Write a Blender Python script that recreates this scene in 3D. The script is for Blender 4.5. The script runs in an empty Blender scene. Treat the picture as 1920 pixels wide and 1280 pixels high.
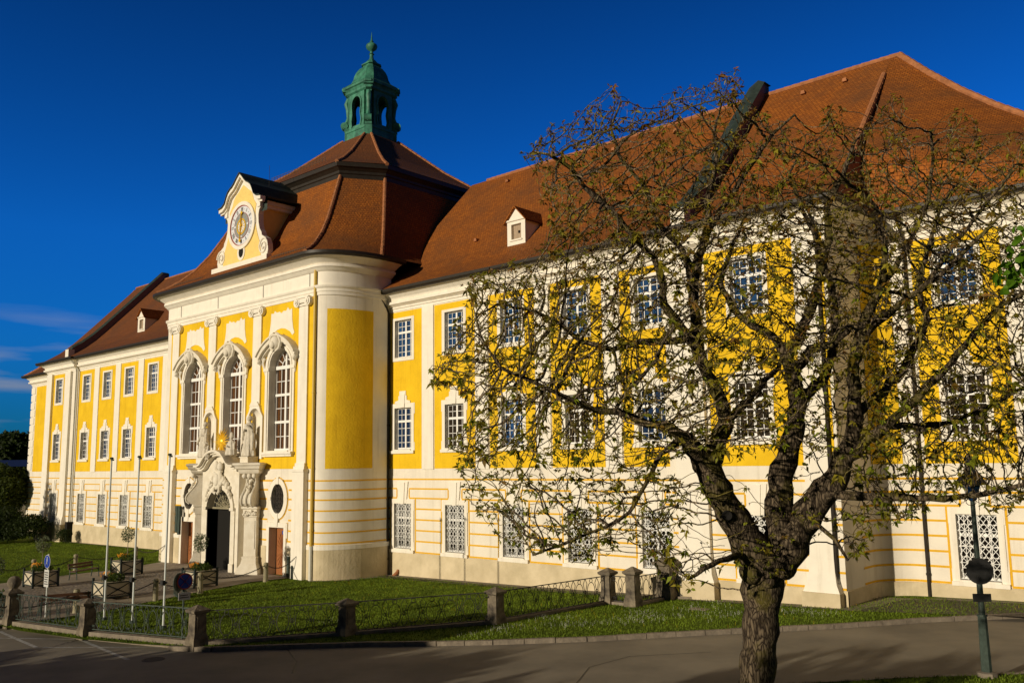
import bpy, bmesh, math, random
from mathutils import Vector, Matrix, kdtree, noise
R = math.radians
random.seed(7)
sc = bpy.context.scene
COL = sc.collection

# ------------------------------------------------------------ camera
F_PX, PITCH, ROLL, YAW = 1648.4563, .1365, -.0139, .7279
CAM = Vector((36.5825, -32.0227, 5.8))
fw = Vector((-math.sin(YAW)*math.cos(PITCH), math.cos(YAW)*math.cos(PITCH), math.sin(PITCH)))
rt0 = Vector((math.cos(YAW), math.sin(YAW), 0)); up0 = rt0.cross(fw)
rt = rt0*math.cos(ROLL) + up0*math.sin(ROLL); up = -rt0*math.sin(ROLL) + up0*math.cos(ROLL)
cd = bpy.data.cameras.new('camera'); co = bpy.data.objects.new('camera', cd); COL.objects.link(co)
cd.sensor_width = 36; cd.lens = F_PX/1920*36; cd.clip_start = .1; cd.clip_end = 3000
m = Matrix((rt, up, -fw)).transposed().to_4x4(); m.translation = CAM
co.matrix_world = m
sc.camera = co

# ------------------------------------------------------------ sky and sun
SUN_DIR = Vector((-.13, -1, .2)).normalized()      # towards the sun
EL = math.asin(SUN_DIR.z); AZ = math.atan2(SUN_DIR.x, SUN_DIR.y)
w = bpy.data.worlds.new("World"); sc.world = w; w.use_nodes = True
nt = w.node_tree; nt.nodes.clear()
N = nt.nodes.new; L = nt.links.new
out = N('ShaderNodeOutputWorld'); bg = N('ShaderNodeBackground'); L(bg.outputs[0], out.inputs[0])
sky = N('ShaderNodeTexSky'); sky.sky_type = 'NISHITA'; sky.sun_disc = False
sky.sun_elevation = EL; sky.sun_rotation = AZ; sky.air_density = 1.0; sky.dust_density = .2; sky.ozone_density = 4.0
mx = N('ShaderNodeMix'); mx.data_type = 'RGBA'; mx.blend_type = 'MULTIPLY'; mx.inputs[0].default_value = 1
mx.inputs[7].default_value = (.03, .46, 1.12, 1)
L(sky.outputs[0], mx.inputs[6])
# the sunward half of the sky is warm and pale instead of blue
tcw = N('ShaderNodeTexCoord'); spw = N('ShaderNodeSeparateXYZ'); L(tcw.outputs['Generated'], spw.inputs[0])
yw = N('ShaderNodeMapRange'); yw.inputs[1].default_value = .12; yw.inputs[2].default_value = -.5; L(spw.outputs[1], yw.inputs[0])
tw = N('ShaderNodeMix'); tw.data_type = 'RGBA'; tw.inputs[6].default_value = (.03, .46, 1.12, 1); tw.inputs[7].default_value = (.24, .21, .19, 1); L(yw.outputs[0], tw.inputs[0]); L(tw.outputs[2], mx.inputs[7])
# a few thin clouds low in the sky
tc = N('ShaderNodeTexCoord'); sp = N('ShaderNodeSeparateXYZ'); L(tc.outputs['Generated'], sp.inputs[0])
mp = N('ShaderNodeMapping'); mp.inputs['Scale'].default_value = (2.5, 2.5, 20); L(tc.outputs['Generated'], mp.inputs[0])
ns = N('ShaderNodeTexNoise'); ns.inputs['Scale'].default_value = 2.2; ns.inputs['Detail'].default_value = 7; L(mp.outputs[0], ns.inputs[0])
cr = N('ShaderNodeValToRGB'); cr.color_ramp.elements[0].position = .50; cr.color_ramp.elements[1].position = .70; L(ns.outputs[0], cr.inputs[0])
hr = N('ShaderNodeMapRange'); hr.inputs[1].default_value = .17; hr.inputs[2].default_value = .10; L(sp.outputs[2], hr.inputs[0])
ml = N('ShaderNodeMath'); ml.operation = 'MULTIPLY'; L(cr.outputs[0], ml.inputs[0]); L(hr.outputs[0], ml.inputs[1])
m2 = N('ShaderNodeMix'); m2.data_type = 'RGBA'; m2.inputs[7].default_value = (2.2, 2.6, 3.6, 1)
ml2 = N('ShaderNodeMath'); ml2.operation = 'MULTIPLY'; ml2.inputs[1].default_value = .75; L(ml.outputs[0], ml2.inputs[0])
L(ml2.outputs[0], m2.inputs[0]); L(mx.outputs[2], m2.inputs[6])
# polarised sky, darkened further overhead to cut fill, a little deeper at the horizon
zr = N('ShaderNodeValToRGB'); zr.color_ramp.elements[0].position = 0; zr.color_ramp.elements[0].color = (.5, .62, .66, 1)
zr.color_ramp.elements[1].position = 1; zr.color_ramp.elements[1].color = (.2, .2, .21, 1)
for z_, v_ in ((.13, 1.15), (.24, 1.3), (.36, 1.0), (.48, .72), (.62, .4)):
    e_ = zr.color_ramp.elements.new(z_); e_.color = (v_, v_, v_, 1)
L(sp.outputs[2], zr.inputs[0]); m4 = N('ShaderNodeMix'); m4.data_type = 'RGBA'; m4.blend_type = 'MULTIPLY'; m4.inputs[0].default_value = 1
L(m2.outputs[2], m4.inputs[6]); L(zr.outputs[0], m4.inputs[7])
# eastern sky, out of view, is darkened to cut fill light on shaded faces
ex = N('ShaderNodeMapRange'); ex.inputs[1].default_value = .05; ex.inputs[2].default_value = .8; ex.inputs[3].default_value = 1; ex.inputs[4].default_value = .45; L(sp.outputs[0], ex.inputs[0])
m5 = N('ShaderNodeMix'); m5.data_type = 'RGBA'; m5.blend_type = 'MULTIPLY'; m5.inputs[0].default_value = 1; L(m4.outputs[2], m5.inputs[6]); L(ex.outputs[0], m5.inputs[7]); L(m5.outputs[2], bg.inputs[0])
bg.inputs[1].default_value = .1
sd = bpy.data.lights.new('sun', 'SUN'); so = bpy.data.objects.new('sun', sd); COL.objects.link(so)
sd.energy = 3.9; sd.angle = R(.5); sd.color = (1, .865, .66)
so.rotation_euler = SUN_DIR.to_track_quat('Z', 'Y').to_euler(); so.location = (0, -40, 60)
vs = sc.view_settings; vs.view_transform = 'Standard'; vs.look = 'None'; vs.exposure = 0; vs.gamma = 1
sc.cycles.max_bounces = 6; sc.cycles.sample_clamp_indirect = 4

# ------------------------------------------------------------ helpers
def at(px, py, d):
    return CAM + d*(fw + (px-960)/F_PX*rt - (py-640)/F_PX*up)
def ray_plane_y(px, py, Y):
    v = fw + (px-960)/F_PX*rt - (py-640)/F_PX*up
    return CAM + v*((Y-CAM.y)/v.y)
GX = [(-200, -.9), (-60, -.6), (-45, -.42), (-27, -.22), (-18, -.16), (0, -.12), (8, .04), (13, .16), (17, .31), (22, .5), (25, .6), (30, .75), (40, .95), (120, 1.6)]
def G(x, y=0):
    for (a, za), (b, zb) in zip(GX, GX[1:]):
        if x <= b: return za + (zb-za)*max(0, (x-a))/(b-a)
    return GX[-1][1]
def gp(px, py, dz=0):
    v = fw + (px-960)/F_PX*rt - (py-640)/F_PX*up
    z = 0
    for _ in range(12):
        p = CAM + v*((z-CAM.z)/v.z); z = G(p.x, p.y) + dz
    return Vector((p.x, p.y, z))

class MB:
    def __init__(s): s.v = []; s.f = []; s.m = []; s.uv = {}; s.cur = 0
    def face(s, pts, uv=None):
        n = len(s.v); s.v += [tuple(p) for p in pts]; s.f.append(tuple(range(n, n+len(pts)))); s.m.append(s.cur)
        if uv: s.uv[len(s.f)-1] = uv
    def box(s, x0, x1, y0, y1, z0, z1):
        n = len(s.v)
        s.v += [(x0,y0,z0),(x1,y0,z0),(x1,y1,z0),(x0,y1,z0),(x0,y0,z1),(x1,y0,z1),(x1,y1,z1),(x0,y1,z1)]
        for f in ((0,3,2,1),(4,5,6,7),(0,1,5,4),(1,2,6,5),(2,3,7,6),(3,0,4,7)): s.f.append(tuple(n+i for i in f)); s.m.append(s.cur)
    def bar(s, a, b, w, t=None):                      # square bar between points
        a, b = Vector(a), Vector(b); t = t or w; d = (b-a).normalized()
        u = d.cross(Vector((0, 0, 1)))
        if u.length < .05: u = Vector((1, 0, 0))
        u.normalize(); q = d.cross(u)
        n = len(s.v)
        for p in (a, b):
            for i, j in ((-1,-1),(1,-1),(1,1),(-1,1)): s.v.append(tuple(p+u*i*w/2+q*j*t/2))
        for f in ((0,3,2,1),(4,5,6,7),(0,1,5,4),(1,2,6,5),(2,3,7,6),(3,0,4,7)): s.f.append(tuple(n+i for i in f)); s.m.append(s.cur)
    def tube(s, pts, rad, k=6, cap=True):
        pts = [Vector(p) for p in pts]; n0 = len(s.v); u = None
        for i, p in enumerate(pts):
            d = (pts[min(i+1, len(pts)-1)] - pts[max(i-1, 0)])
            d = d.normalized() if d.length > 1e-9 else Vector((0,0,1))
            if u is None: u = d.orthogonal().normalized()
            u = (u - d*u.dot(d)); u = u.normalized() if u.length > 1e-6 else d.orthogonal().normalized()
            q = d.cross(u); r = rad[i] if isinstance(rad, (list, tuple)) else rad
            for j in range(k):
                a = 2*math.pi*j/k; s.v.append(tuple(p + (u*math.cos(a)+q*math.sin(a))*r))
        for i in range(len(pts)-1):
            for j in range(k):
                a, b = n0+i*k+j, n0+i*k+(j+1) % k; s.f.append((a, b, b+k, a+k)); s.m.append(s.cur)
        if cap:
            s.f.append(tuple(n0+j for j in range(k))[::-1]); s.f.append(tuple(n0+(len(pts)-1)*k+j for j in range(k))); s.m += [s.cur]*2
    def lathe(s, prof, c=(0,0,0), k=16, sx=1, sy=1, fold=None):
        n0 = len(s.v); cx, cy, cz = c
        for i, (r, z) in enumerate(prof):
            for j in range(k):
                a = 2*math.pi*j/k; rr = r*(fold(a, z) if fold else 1)
                s.v.append((cx+rr*sx*math.cos(a), cy+rr*sy*math.sin(a), cz+z))
        for i in range(len(prof)-1):
            for j in range(k):
                a, b = n0+i*k+j, n0+i*k+(j+1) % k; s.f.append((a, b, b+k, a+k)); s.m.append(s.cur)
        s.f.append(tuple(n0+j for j in range(k))[::-1]); s.f.append(tuple(n0+(len(prof)-1)*k+j for j in range(k))); s.m += [s.cur]*2
    def prism(s, poly, y0, y1):                       # XZ polygon (ccw seen from -Y) extruded in Y
        n = len(poly); n0 = len(s.v)
        s.v += [(x, y0, z) for x, z in poly] + [(x, y1, z) for x, z in poly]
        s.f.append(tuple(range(n0, n0+n))); s.f.append(tuple(range(n0+n, n0+2*n))[::-1]); s.m += [s.cur]*2
        for i in range(n):
            j = (i+1) % n; s.f.append((n0+j, n0+i, n0+n+i, n0+n+j)); s.m.append(s.cur)
    def ring(s, inner, outer, y0, y1, closed=False):  # band between two XZ curves, extruded
        n = len(inner); rng = range(n if closed else n-1)
        for i in rng:
            j = (i+1) % n
            a, b, c, d = inner[i], inner[j], outer[j], outer[i]
            P = lambda q, y: (q[0], y, q[1])
            s.face([P(a,y0),P(b,y0),P(c,y0),P(d,y0)]); s.face([P(a,y0),P(a,y1),P(b,y1),P(b,y0)]); s.face([P(d,y0),P(c,y0),P(c,y1),P(d,y1)])
        if not closed:
            for i in (0, n-1):
                a, d = inner[i], outer[i]; s.face([(a[0],y0,a[1]),(d[0],y0,d[1]),(d[0],y1,d[1]),(a[0],y1,a[1])])
    def sphere(s, c, r, k=12, n=8, sc3=(1,1,1)):
        s.lathe([(r*math.sin(math.pi*i/n)*1+1e-4, -r*math.cos(math.pi*i/n)*sc3[2]) for i in range(n+1)], c, k, sc3[0], sc3[1])
    def build(s, name, mats, parent=None, smooth=False, recalc=True):
        me = bpy.data.meshes.new(name); me.from_pydata(s.v, [], s.f)
        for mt in (mats if isinstance(mats, list) else [mats]): me.materials.append(mt)
        if s.cur or any(s.m): me.polygons.foreach_set('material_index', s.m)
        if s.uv:
            uvl = me.uv_layers.new(name='UVMap')
            for fi, uvs in s.uv.items():
                for li, q in zip(me.polygons[fi].loop_indices, uvs): uvl.data[li].uv = q
        if recalc:
            bm = bmesh.new(); bm.from_mesh(me)
            bmesh.ops.remove_doubles(bm, verts=bm.verts, dist=1e-4)
            bmesh.ops.recalc_face_normals(bm, faces=bm.faces); bm.to_mesh(me); bm.free()
        if smooth:
            me.polygons.foreach_set('use_smooth', [True]*len(me.polygons))
            if smooth != 'all':
                me.set_sharp_from_angle(angle=R(40))
        o = bpy.data.objects.new(name, me); COL.objects.link(o)
        if parent: o.parent = parent
        return o
def tag(o, label=None, cat=None, group=None, kind=None):
    if label: o['label'] = label
    if cat: o['category'] = cat
    if group: o['group'] = group
    if kind: o['kind'] = kind
    return o
def empty(name, loc, label=None, cat=None, group=None, rz=0):
    o = bpy.data.objects.new(name, None); COL.objects.link(o); o.location = loc; o.rotation_euler.z = rz
    o.empty_display_size = .2
    return tag(o, label, cat, group)
def copy_tree(o, parent=None):
    c = o.copy(); COL.objects.link(c); c.parent = parent
    for ch in o.children: copy_tree(ch, c)
    return c

# ------------------------------------------------------------ materials
def mat(name, col, rough=.8, metal=0, spec=.3, var=0, vscale=3, bump=0, bscale=30, col2=None, ior=None, stretch=(1,1,1), det=6, streak=0):
    mt = bpy.data.materials.new(name); mt.use_nodes = True; t = mt.node_tree; b = t.nodes['Principled BSDF']
    b.inputs['Roughness'].default_value = rough; b.inputs['Metallic'].default_value = metal
    b.inputs['Specular IOR Level'].default_value = spec
    if ior: b.inputs['IOR'].default_value = ior
    b.inputs['Base Color'].default_value = (*col, 1)
    tcn = t.nodes.new('ShaderNodeTexCoord'); mpn = t.nodes.new('ShaderNodeMapping'); mpn.inputs['Scale'].default_value = stretch
    t.links.new(tcn.outputs['Object'], mpn.inputs[0])
    if var or col2:
        c2 = col2 or tuple(c*(1-var) for c in col)
        n = t.nodes.new('ShaderNodeTexNoise'); n.inputs['Scale'].default_value = vscale; n.inputs['Detail'].default_value = det; n.inputs['Roughness'].default_value = .6
        t.links.new(mpn.outputs[0], n.inputs[0])
        r = t.nodes.new('ShaderNodeValToRGB'); r.color_ramp.elements[0].position = .35; r.color_ramp.elements[1].position = .65
        r.color_ramp.elements[0].color = (*c2, 1); r.color_ramp.elements[1].color = (*col, 1)
        t.links.new(n.outputs[0], r.inputs[0]); t.links.new(r.outputs[0], b.inputs['Base Color'])
    if streak:
        mps = t.nodes.new('ShaderNodeMapping'); mps.inputs['Scale'].default_value = (2.2, 2.2, .13); t.links.new(tcn.outputs['Object'], mps.inputs[0])
        ns_ = t.nodes.new('ShaderNodeTexNoise'); ns_.inputs['Scale'].default_value = 1.6; ns_.inputs['Detail'].default_value = 8; ns_.inputs['Roughness'].default_value = .65; t.links.new(mps.outputs[0], ns_.inputs[0])
        rs_ = t.nodes.new('ShaderNodeMapRange'); rs_.inputs[1].default_value = .52; rs_.inputs[2].default_value = .75; rs_.inputs[3].default_value = 0; rs_.inputs[4].default_value = streak; t.links.new(ns_.outputs[0], rs_.inputs[0])
        xs_ = t.nodes.new('ShaderNodeMix'); xs_.data_type = 'RGBA'; xs_.blend_type = 'MULTIPLY'; xs_.inputs[7].default_value = (.45, .38, .28, 1)
        src = b.inputs['Base Color'].links[0].from_socket; t.links.new(rs_.outputs[0], xs_.inputs[0]); t.links.new(src, xs_.inputs[6]); t.links.new(xs_.outputs[2], b.inputs['Base Color'])
    if bump:
        n2 = t.nodes.new('ShaderNodeTexNoise'); n2.inputs['Scale'].default_value = bscale; n2.inputs['Detail'].default_value = 4
        t.links.new(mpn.outputs[0], n2.inputs[0]); bn = t.nodes.new('ShaderNodeBump'); bn.inputs['Strength'].default_value = 1; bn.inputs['Distance'].default_value = bump
        t.links.new(n2.outputs[0], bn.inputs['Height']); t.links.new(bn.outputs[0], b.inputs['Normal'])
    return mt
def tile_mat(name, c1, c2, c3, row=.17, wd=.18):
    mt = bpy.data.materials.new(name); mt.use_nodes = True; t = mt.node_tree; b = t.nodes['Principled BSDF']
    b.inputs['Roughness'].default_value = .85; b.inputs['Specular IOR Level'].default_value = .15
    uv = t.nodes.new('ShaderNodeUVMap'); br = t.nodes.new('ShaderNodeTexBrick')
    br.offset = .5; br.inputs['Scale'].default_value = 1; br.inputs['Brick Width'].default_value = wd; br.inputs['Row Height'].default_value = row
    br.inputs['Mortar Size'].default_value = .016; br.inputs['Mortar Smooth'].default_value = .3
    br.inputs['Color1'].default_value = (*c1, 1); br.inputs['Color2'].default_value = (*c2, 1); br.inputs['Mortar'].default_value = tuple(x*.55 for x in c2)+(1,)
    t.links.new(uv.outputs[0], br.inputs[0])
    n = t.nodes.new('ShaderNodeTexNoise'); n.inputs['Scale'].default_value = .35; n.inputs['Detail'].default_value = 8; n.inputs['Roughness'].default_value = .7; t.links.new(uv.outputs[0], n.inputs[0])
    r = t.nodes.new('ShaderNodeMapRange'); r.inputs[1].default_value = .42; r.inputs[2].default_value = .68; t.links.new(n.outputs[0], r.inputs[0])
    mxx = t.nodes.new('ShaderNodeMix'); mxx.data_type = 'RGBA'; mxx.inputs[7].default_value = (*c3, 1)
    mu = t.nodes.new('ShaderNodeMath'); mu.operation = 'MULTIPLY'; mu.inputs[1].default_value = .8; t.links.new(r.outputs[0], mu.inputs[0]); t.links.new(mu.outputs[0], mxx.inputs[0])
    t.links.new(br.outputs[0], mxx.inputs[6]); t.links.new(mxx.outputs[2], b.inputs['Base Color'])
    # each course laps the one below: a saw-tooth height up the slope
    sx = t.nodes.new('ShaderNodeSeparateXYZ'); t.links.new(uv.outputs[0], sx.inputs[0])
    dv = t.nodes.new('ShaderNodeMath'); dv.operation = 'DIVIDE'; dv.inputs[1].default_value = row; t.links.new(sx.outputs[1], dv.inputs[0])
    fr = t.nodes.new('ShaderNodeMath'); fr.operation = 'FRACT'; t.links.new(dv.outputs[0], fr.inputs[0])
    iv = t.nodes.new('ShaderNodeMath'); iv.operation = 'SUBTRACT'; iv.inputs[0].default_value = 1; t.links.new(fr.outputs[0], iv.inputs[1])
    n3 = t.nodes.new('ShaderNodeTexNoise'); n3.inputs['Scale'].default_value = 9; t.links.new(uv.outputs[0], n3.inputs[0])
    ad = t.nodes.new('ShaderNodeMath'); ad.operation = 'ADD'; t.links.new(iv.outputs[0], ad.inputs[0]); t.links.new(n3.outputs[0], ad.inputs[1])
    bn = t.nodes.new('ShaderNodeBump'); bn.inputs['Strength'].default_value = 1; bn.inputs['Distance'].default_value = .035
    t.links.new(ad.outputs[0], bn.inputs['Height']); t.links.new(bn.outputs[0], b.inputs['Normal'])
    return mt
M = {}
M['white'] = mat('white_stucco', (.80, .745, .635), .9, var=.12, vscale=.8, bump=.004, bscale=25, streak=.3)
M['trim'] = mat('white_trim', (.83, .78, .675), .8, var=.07, vscale=2, bump=.002, bscale=40, streak=.25)
M['yellow'] = mat('yellow_stucco', (.82, .53, .016), .95, col2=(.70, .44, .012), vscale=.9, bump=.02, bscale=9, streak=.36)
M['clock_yellow'] = mat('clock_yellow', (.84, .62, .20), .9, var=.1)
M['ochre'] = mat('ochre_line', (.74, .42, .02), .9, var=.12, vscale=4)
M['plinth'] = mat('cream_plinth', (.66, .56, .38), .95, col2=(.50, .42, .27), vscale=.9, bump=.02, bscale=7, det=9)
M['tile'] = tile_mat('clay_tiles', (.41, .130, .020), (.28, .086, .017), (.15, .062, .024))
M['tile_old'] = tile_mat('weathered_clay_tiles', (.27, .095, .03), (.20, .07, .025), (.14, .06, .03))
M['ridge'] = mat('ridge_tiles', (.42, .17, .07), .85, var=.35, vscale=5, bump=.02, bscale=8)
M['copper'] = mat('green_copper', (.055, .25, .16), .6, col2=(.02, .10, .07), vscale=2.2, bump=.01, bscale=5, spec=.4)
M['copper_dark'] = mat('dark_copper', (.04, .06, .052), .6, var=.4, vscale=3)
M['gutter'] = mat('brown_gutter', (.028, .022, .016), .5, var=.3, vscale=4)
M['pipe'] = mat('white_pipe', (.62, .60, .52), .5)
M['pipe_yel'] = mat('yellow_pipe', (.55, .37, .05), .5)
M['plum'] = mat('plum_render', (.22, .15, .16), .9, var=.2)
M['sash'] = mat('window_sash', (.82, .81, .78), .5)
M['glass'] = mat('window_glass', (.015, .03, .07), .03, spec=.35, ior=1.42)
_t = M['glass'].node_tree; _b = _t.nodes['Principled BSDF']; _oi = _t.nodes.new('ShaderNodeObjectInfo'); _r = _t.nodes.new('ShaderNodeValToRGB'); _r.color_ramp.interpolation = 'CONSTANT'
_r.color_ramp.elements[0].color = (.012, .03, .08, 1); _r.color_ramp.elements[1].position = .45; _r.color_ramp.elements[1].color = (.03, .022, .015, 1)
for _p, _c in ((.62, (.02, .07, .20, 1)), (.9, (.07, .07, .065, 1))): _e = _r.color_ramp.elements.new(_p); _e.color = _c  # blue tones paint in reflected sky, the pale one a curtain
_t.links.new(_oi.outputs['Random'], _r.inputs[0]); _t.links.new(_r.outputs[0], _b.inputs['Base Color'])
_n = _t.nodes.new('ShaderNodeTexNoise'); _n.inputs['Scale'].default_value = 2.5; _bn = _t.nodes.new('ShaderNodeBump'); _bn.inputs['Distance'].default_value = .02; _tc = _t.nodes.new('ShaderNodeTexCoord'); _t.links.new(_tc.outputs['Object'], _n.inputs[0]); _t.links.new(_n.outputs[0], _bn.inputs['Height']); _t.links.new(_bn.outputs[0], _b.inputs['Normal'])
M['glass_dark'] = mat('window_glass_dim', (.05, .025, .012), .05, spec=.5, col2=(.14, .06, .02), vscale=6, stretch=(1.6, 1, .02))
M['glass_ground'] = mat('ground_floor_glass', (.012, .010, .008), .12, spec=.15, ior=1.3)
M['glass_upper'] = mat('upper_glass', (.02, .075, .19), .03, spec=.35, ior=1.42, col2=(.012, .03, .08), vscale=1.1)  # blue base colour stands in for the sky reflected in upper panes
M['grille'] = mat('white_iron', (.75, .75, .72), .5)
M['iron'] = mat('black_iron', (.03, .03, .03), .6)
M['iron_green'] = mat('painted_iron', (.055, .08, .065), .55, var=.4, vscale=9)
M['wood'] = mat('door_wood', (.34, .12, .035), .6, var=.35, vscale=5, stretch=(1, 1, 8), bump=.004)
M['dark'] = mat('unlit_interior', (.01, .009, .008), .95)
M['stone'] = mat('portal_stone', (.76, .71, .60), .9, col2=(.66, .60, .48), vscale=2.5, bump=.01, bscale=14)
M['statue'] = mat('statue_stone', (.68, .63, .53), .85, col2=(.50, .45, .36), vscale=6, bump=.01, bscale=18)
M['gold'] = mat('gilding', (.95, .60, .04), .35, metal=.35)
M['dial'] = mat('clock_dial', (.66, .68, .72), .7)
M['dial_grey'] = mat('clock_inner', (.30, .31, .30), .7, var=.3, vscale=6)
M['red'] = mat('red_paint', (.34, .05, .03), .5)
M['blue'] = mat('blue_enamel', (.01, .045, .33), .4)
M['signwhite'] = mat('white_enamel', (.55, .55, .53), .4)
M['pier'] = mat('weathered_sandstone', (.24, .20, .14), .95, col2=(.06, .05, .04), vscale=2.5, bump=.03, bscale=9, det=9)
M['post'] = mat('post_stone', (.34, .30, .20), .9, col2=(.22, .20, .12), vscale=5, bump=.02)
M['chain'] = mat('rusty_chain', (.03, .022, .016), .7)
M['pole'] = mat('white_pole', (.60, .64, .62), .35)
M['planter'] = mat('planter_panel', (.52, .46, .34), .7, var=.12, vscale=3)
M['planterdark'] = mat('planter_frame', (.02, .03, .028), .6)
M['bench'] = mat('bench_wood', (.13, .06, .03), .6, var=.3, vscale=8)
M['flower'] = mat('marigold', (.75, .30, .01), .8)
M['herb'] = mat('herb_green', (.08, .12, .02), .8)
M['olive'] = mat('olive_leaf', (.09, .11, .05), .7)
M['olivebark'] = mat('olive_bark', (.2, .17, .12), .9)
M['kerb'] = mat('kerb_stone', (.25, .21, .16), .9, var=.35, vscale=4, bump=.02, bscale=12)
M['white_line'] = mat('road_paint', (.55, .55, .52), .8, col2=(.28, .27, .25), vscale=6, det=9)
M['shadowtree'] = mat('tree_leaf', (.06, .09, .02), .8)
M['manhole'] = mat('cast_iron', (.10, .08, .06), .7, var=.3, vscale=8)
def asphalt():
    mt = mat('asphalt', (.28, .245, .185), .9, col2=(.18, .158, .122), vscale=.35, bump=.006, bscale=60, det=12)
    return mt
M['asphalt'] = asphalt()
M['cobble'] = None
def cobble():
    mt = bpy.data.materials.new('cobbles'); mt.use_nodes = True; t = mt.node_tree; b = t.nodes['Principled BSDF']; b.inputs['Roughness'].default_value = .9
    tcn = t.nodes.new('ShaderNodeTexCoord'); v = t.nodes.new('ShaderNodeTexVoronoi'); v.inputs['Scale'].default_value = 7; t.links.new(tcn.outputs['Object'], v.inputs[0])
    r = t.nodes.new('ShaderNodeValToRGB'); r.color_ramp.elements[0].color = (.30, .25, .19, 1); r.color_ramp.elements[1].color = (.12, .10, .08, 1); r.color_ramp.elements[0].position = .2; r.color_ramp.elements[1].position = .75
    t.links.new(v.outputs[0], r.inputs[0]); t.links.new(r.outputs[0], b.inputs['Base Color'])
    bn = t.nodes.new('ShaderNodeBump'); bn.invert = True; bn.inputs['Distance'].default_value = .03; t.links.new(v.outputs[0], bn.inputs['Height']); t.links.new(bn.outputs[0], b.inputs['Normal'])
    return mt
M['cobble'] = cobble()
M['paving'] = mat('pale_paving', (.36, .31, .24), .9, col2=(.28, .24, .18), vscale=1.2, bump=.008, bscale=20)
M['grass'] = mat('lawn', (.11, .165, .009), .95, col2=(.06, .10, .006), vscale=.7, bump=.05, bscale=18, spec=.05, det=10)
M['soilgravel'] = mat('gravel_strip', (.26, .23, .18), .95, var=.3, vscale=12, bump=.02)
def bark_mat(nm_='walnut_bark', k_=1, moss=(.11, .095, .018)):
    mt = bpy.data.materials.new(nm_); mt.use_nodes = True; t = mt.node_tree; b = t.nodes['Principled BSDF']; b.inputs['Roughness'].default_value = .95; b.inputs['Specular IOR Level'].default_value = .1
    tcn = t.nodes.new('ShaderNodeTexCoord'); mpn = t.nodes.new('ShaderNodeMapping'); mpn.inputs['Scale'].default_value = (1, 1, .22); t.links.new(tcn.outputs['Object'], mpn.inputs[0])
    v = t.nodes.new('ShaderNodeTexVoronoi'); v.feature = 'DISTANCE_TO_EDGE'; v.inputs['Scale'].default_value = 30
    nn = t.nodes.new('ShaderNodeTexNoise'); nn.inputs['Scale'].default_value = 7; nn.inputs['Detail'].default_value = 8; t.links.new(mpn.outputs[0], nn.inputs[0])
    mm = t.nodes.new('ShaderNodeMix'); mm.data_type = 'RGBA'; mm.inputs[0].default_value = .18; t.links.new(mpn.outputs[0], mm.inputs[6]); t.links.new(nn.outputs[1], mm.inputs[7]); t.links.new(mm.outputs[2], v.inputs[0])
    r = t.nodes.new('ShaderNodeValToRGB'); r.color_ramp.elements[0].color = (.018*k_, .013*k_, .009*k_, 1); r.color_ramp.elements[1].color = (.15*k_, .115*k_, .075*k_, 1); r.color_ramp.elements[0].position = .02; r.color_ramp.elements[1].position = .28
    t.links.new(v.outputs[0], r.inputs[0])
    n = t.nodes.new('ShaderNodeTexNoise'); n.inputs['Scale'].default_value = 1.6; n.inputs['Detail'].default_value = 9; n.inputs['Roughness'].default_value = .7; t.links.new(tcn.outputs['Object'], n.inputs[0])
    r2 = t.nodes.new('ShaderNodeMapRange'); r2.inputs[1].default_value = .5; r2.inputs[2].default_value = .62; t.links.new(n.outputs[0], r2.inputs[0])
    ms = t.nodes.new('ShaderNodeMath'); ms.operation = 'MULTIPLY'; ms.inputs[1].default_value = .75; t.links.new(r2.outputs[0], ms.inputs[0])
    m3 = t.nodes.new('ShaderNodeMix'); m3.data_type = 'RGBA'; m3.inputs[7].default_value = (*moss, 1); t.links.new(ms.outputs[0], m3.inputs[0]); t.links.new(r.outputs[0], m3.inputs[6]); t.links.new(m3.outputs[2], b.inputs['Base Color'])
    bn = t.nodes.new('ShaderNodeBump'); bn.inputs['Distance'].default_value = .04; t.links.new(r.outputs[0], bn.inputs['Height']); t.links.new(bn.outputs[0], b.inputs['Normal'])
    return mt
M['bark'] = bark_mat(); M['twigbark'] = bark_mat('twig_bark', 1.5, (.24, .20, .03))
def leaf_mat(name, attr=False, col=(.1, .12, .02)):
    mt = bpy.data.materials.new(name); mt.use_nodes = True; t = mt.node_tree; b = t.nodes['Principled BSDF']
    b.inputs['Roughness'].default_value = .6; b.inputs['Specular IOR Level'].default_value = .2
    o = t.nodes['Material Output']; tr = t.nodes.new('ShaderNodeBsdfTranslucent'); ms = t.nodes.new('ShaderNodeMixShader'); ms.inputs[0].default_value = .42
    t.links.new(b.outputs[0], ms.inputs[1]); t.links.new(tr.outputs[0], ms.inputs[2]); t.links.new(ms.outputs[0], o.inputs[0])
    if attr:
        a = t.nodes.new('ShaderNodeAttribute'); a.attribute_name = 'leafcol'; t.links.new(a.outputs['Color'], b.inputs['Base Color']); t.links.new(a.outputs['Color'], tr.inputs[0])
    else:
        b.inputs['Base Color'].default_value = (*col, 1); tr.inputs[0].default_value = (*col, 1)
    return mt
M['walnutleaf'] = leaf_mat('walnut_leaf', True)
M['greenleaf'] = leaf_mat('fresh_leaf', False, (.10, .22, .01))
M['bushleaf'] = leaf_mat('bush_leaf', True)

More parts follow.
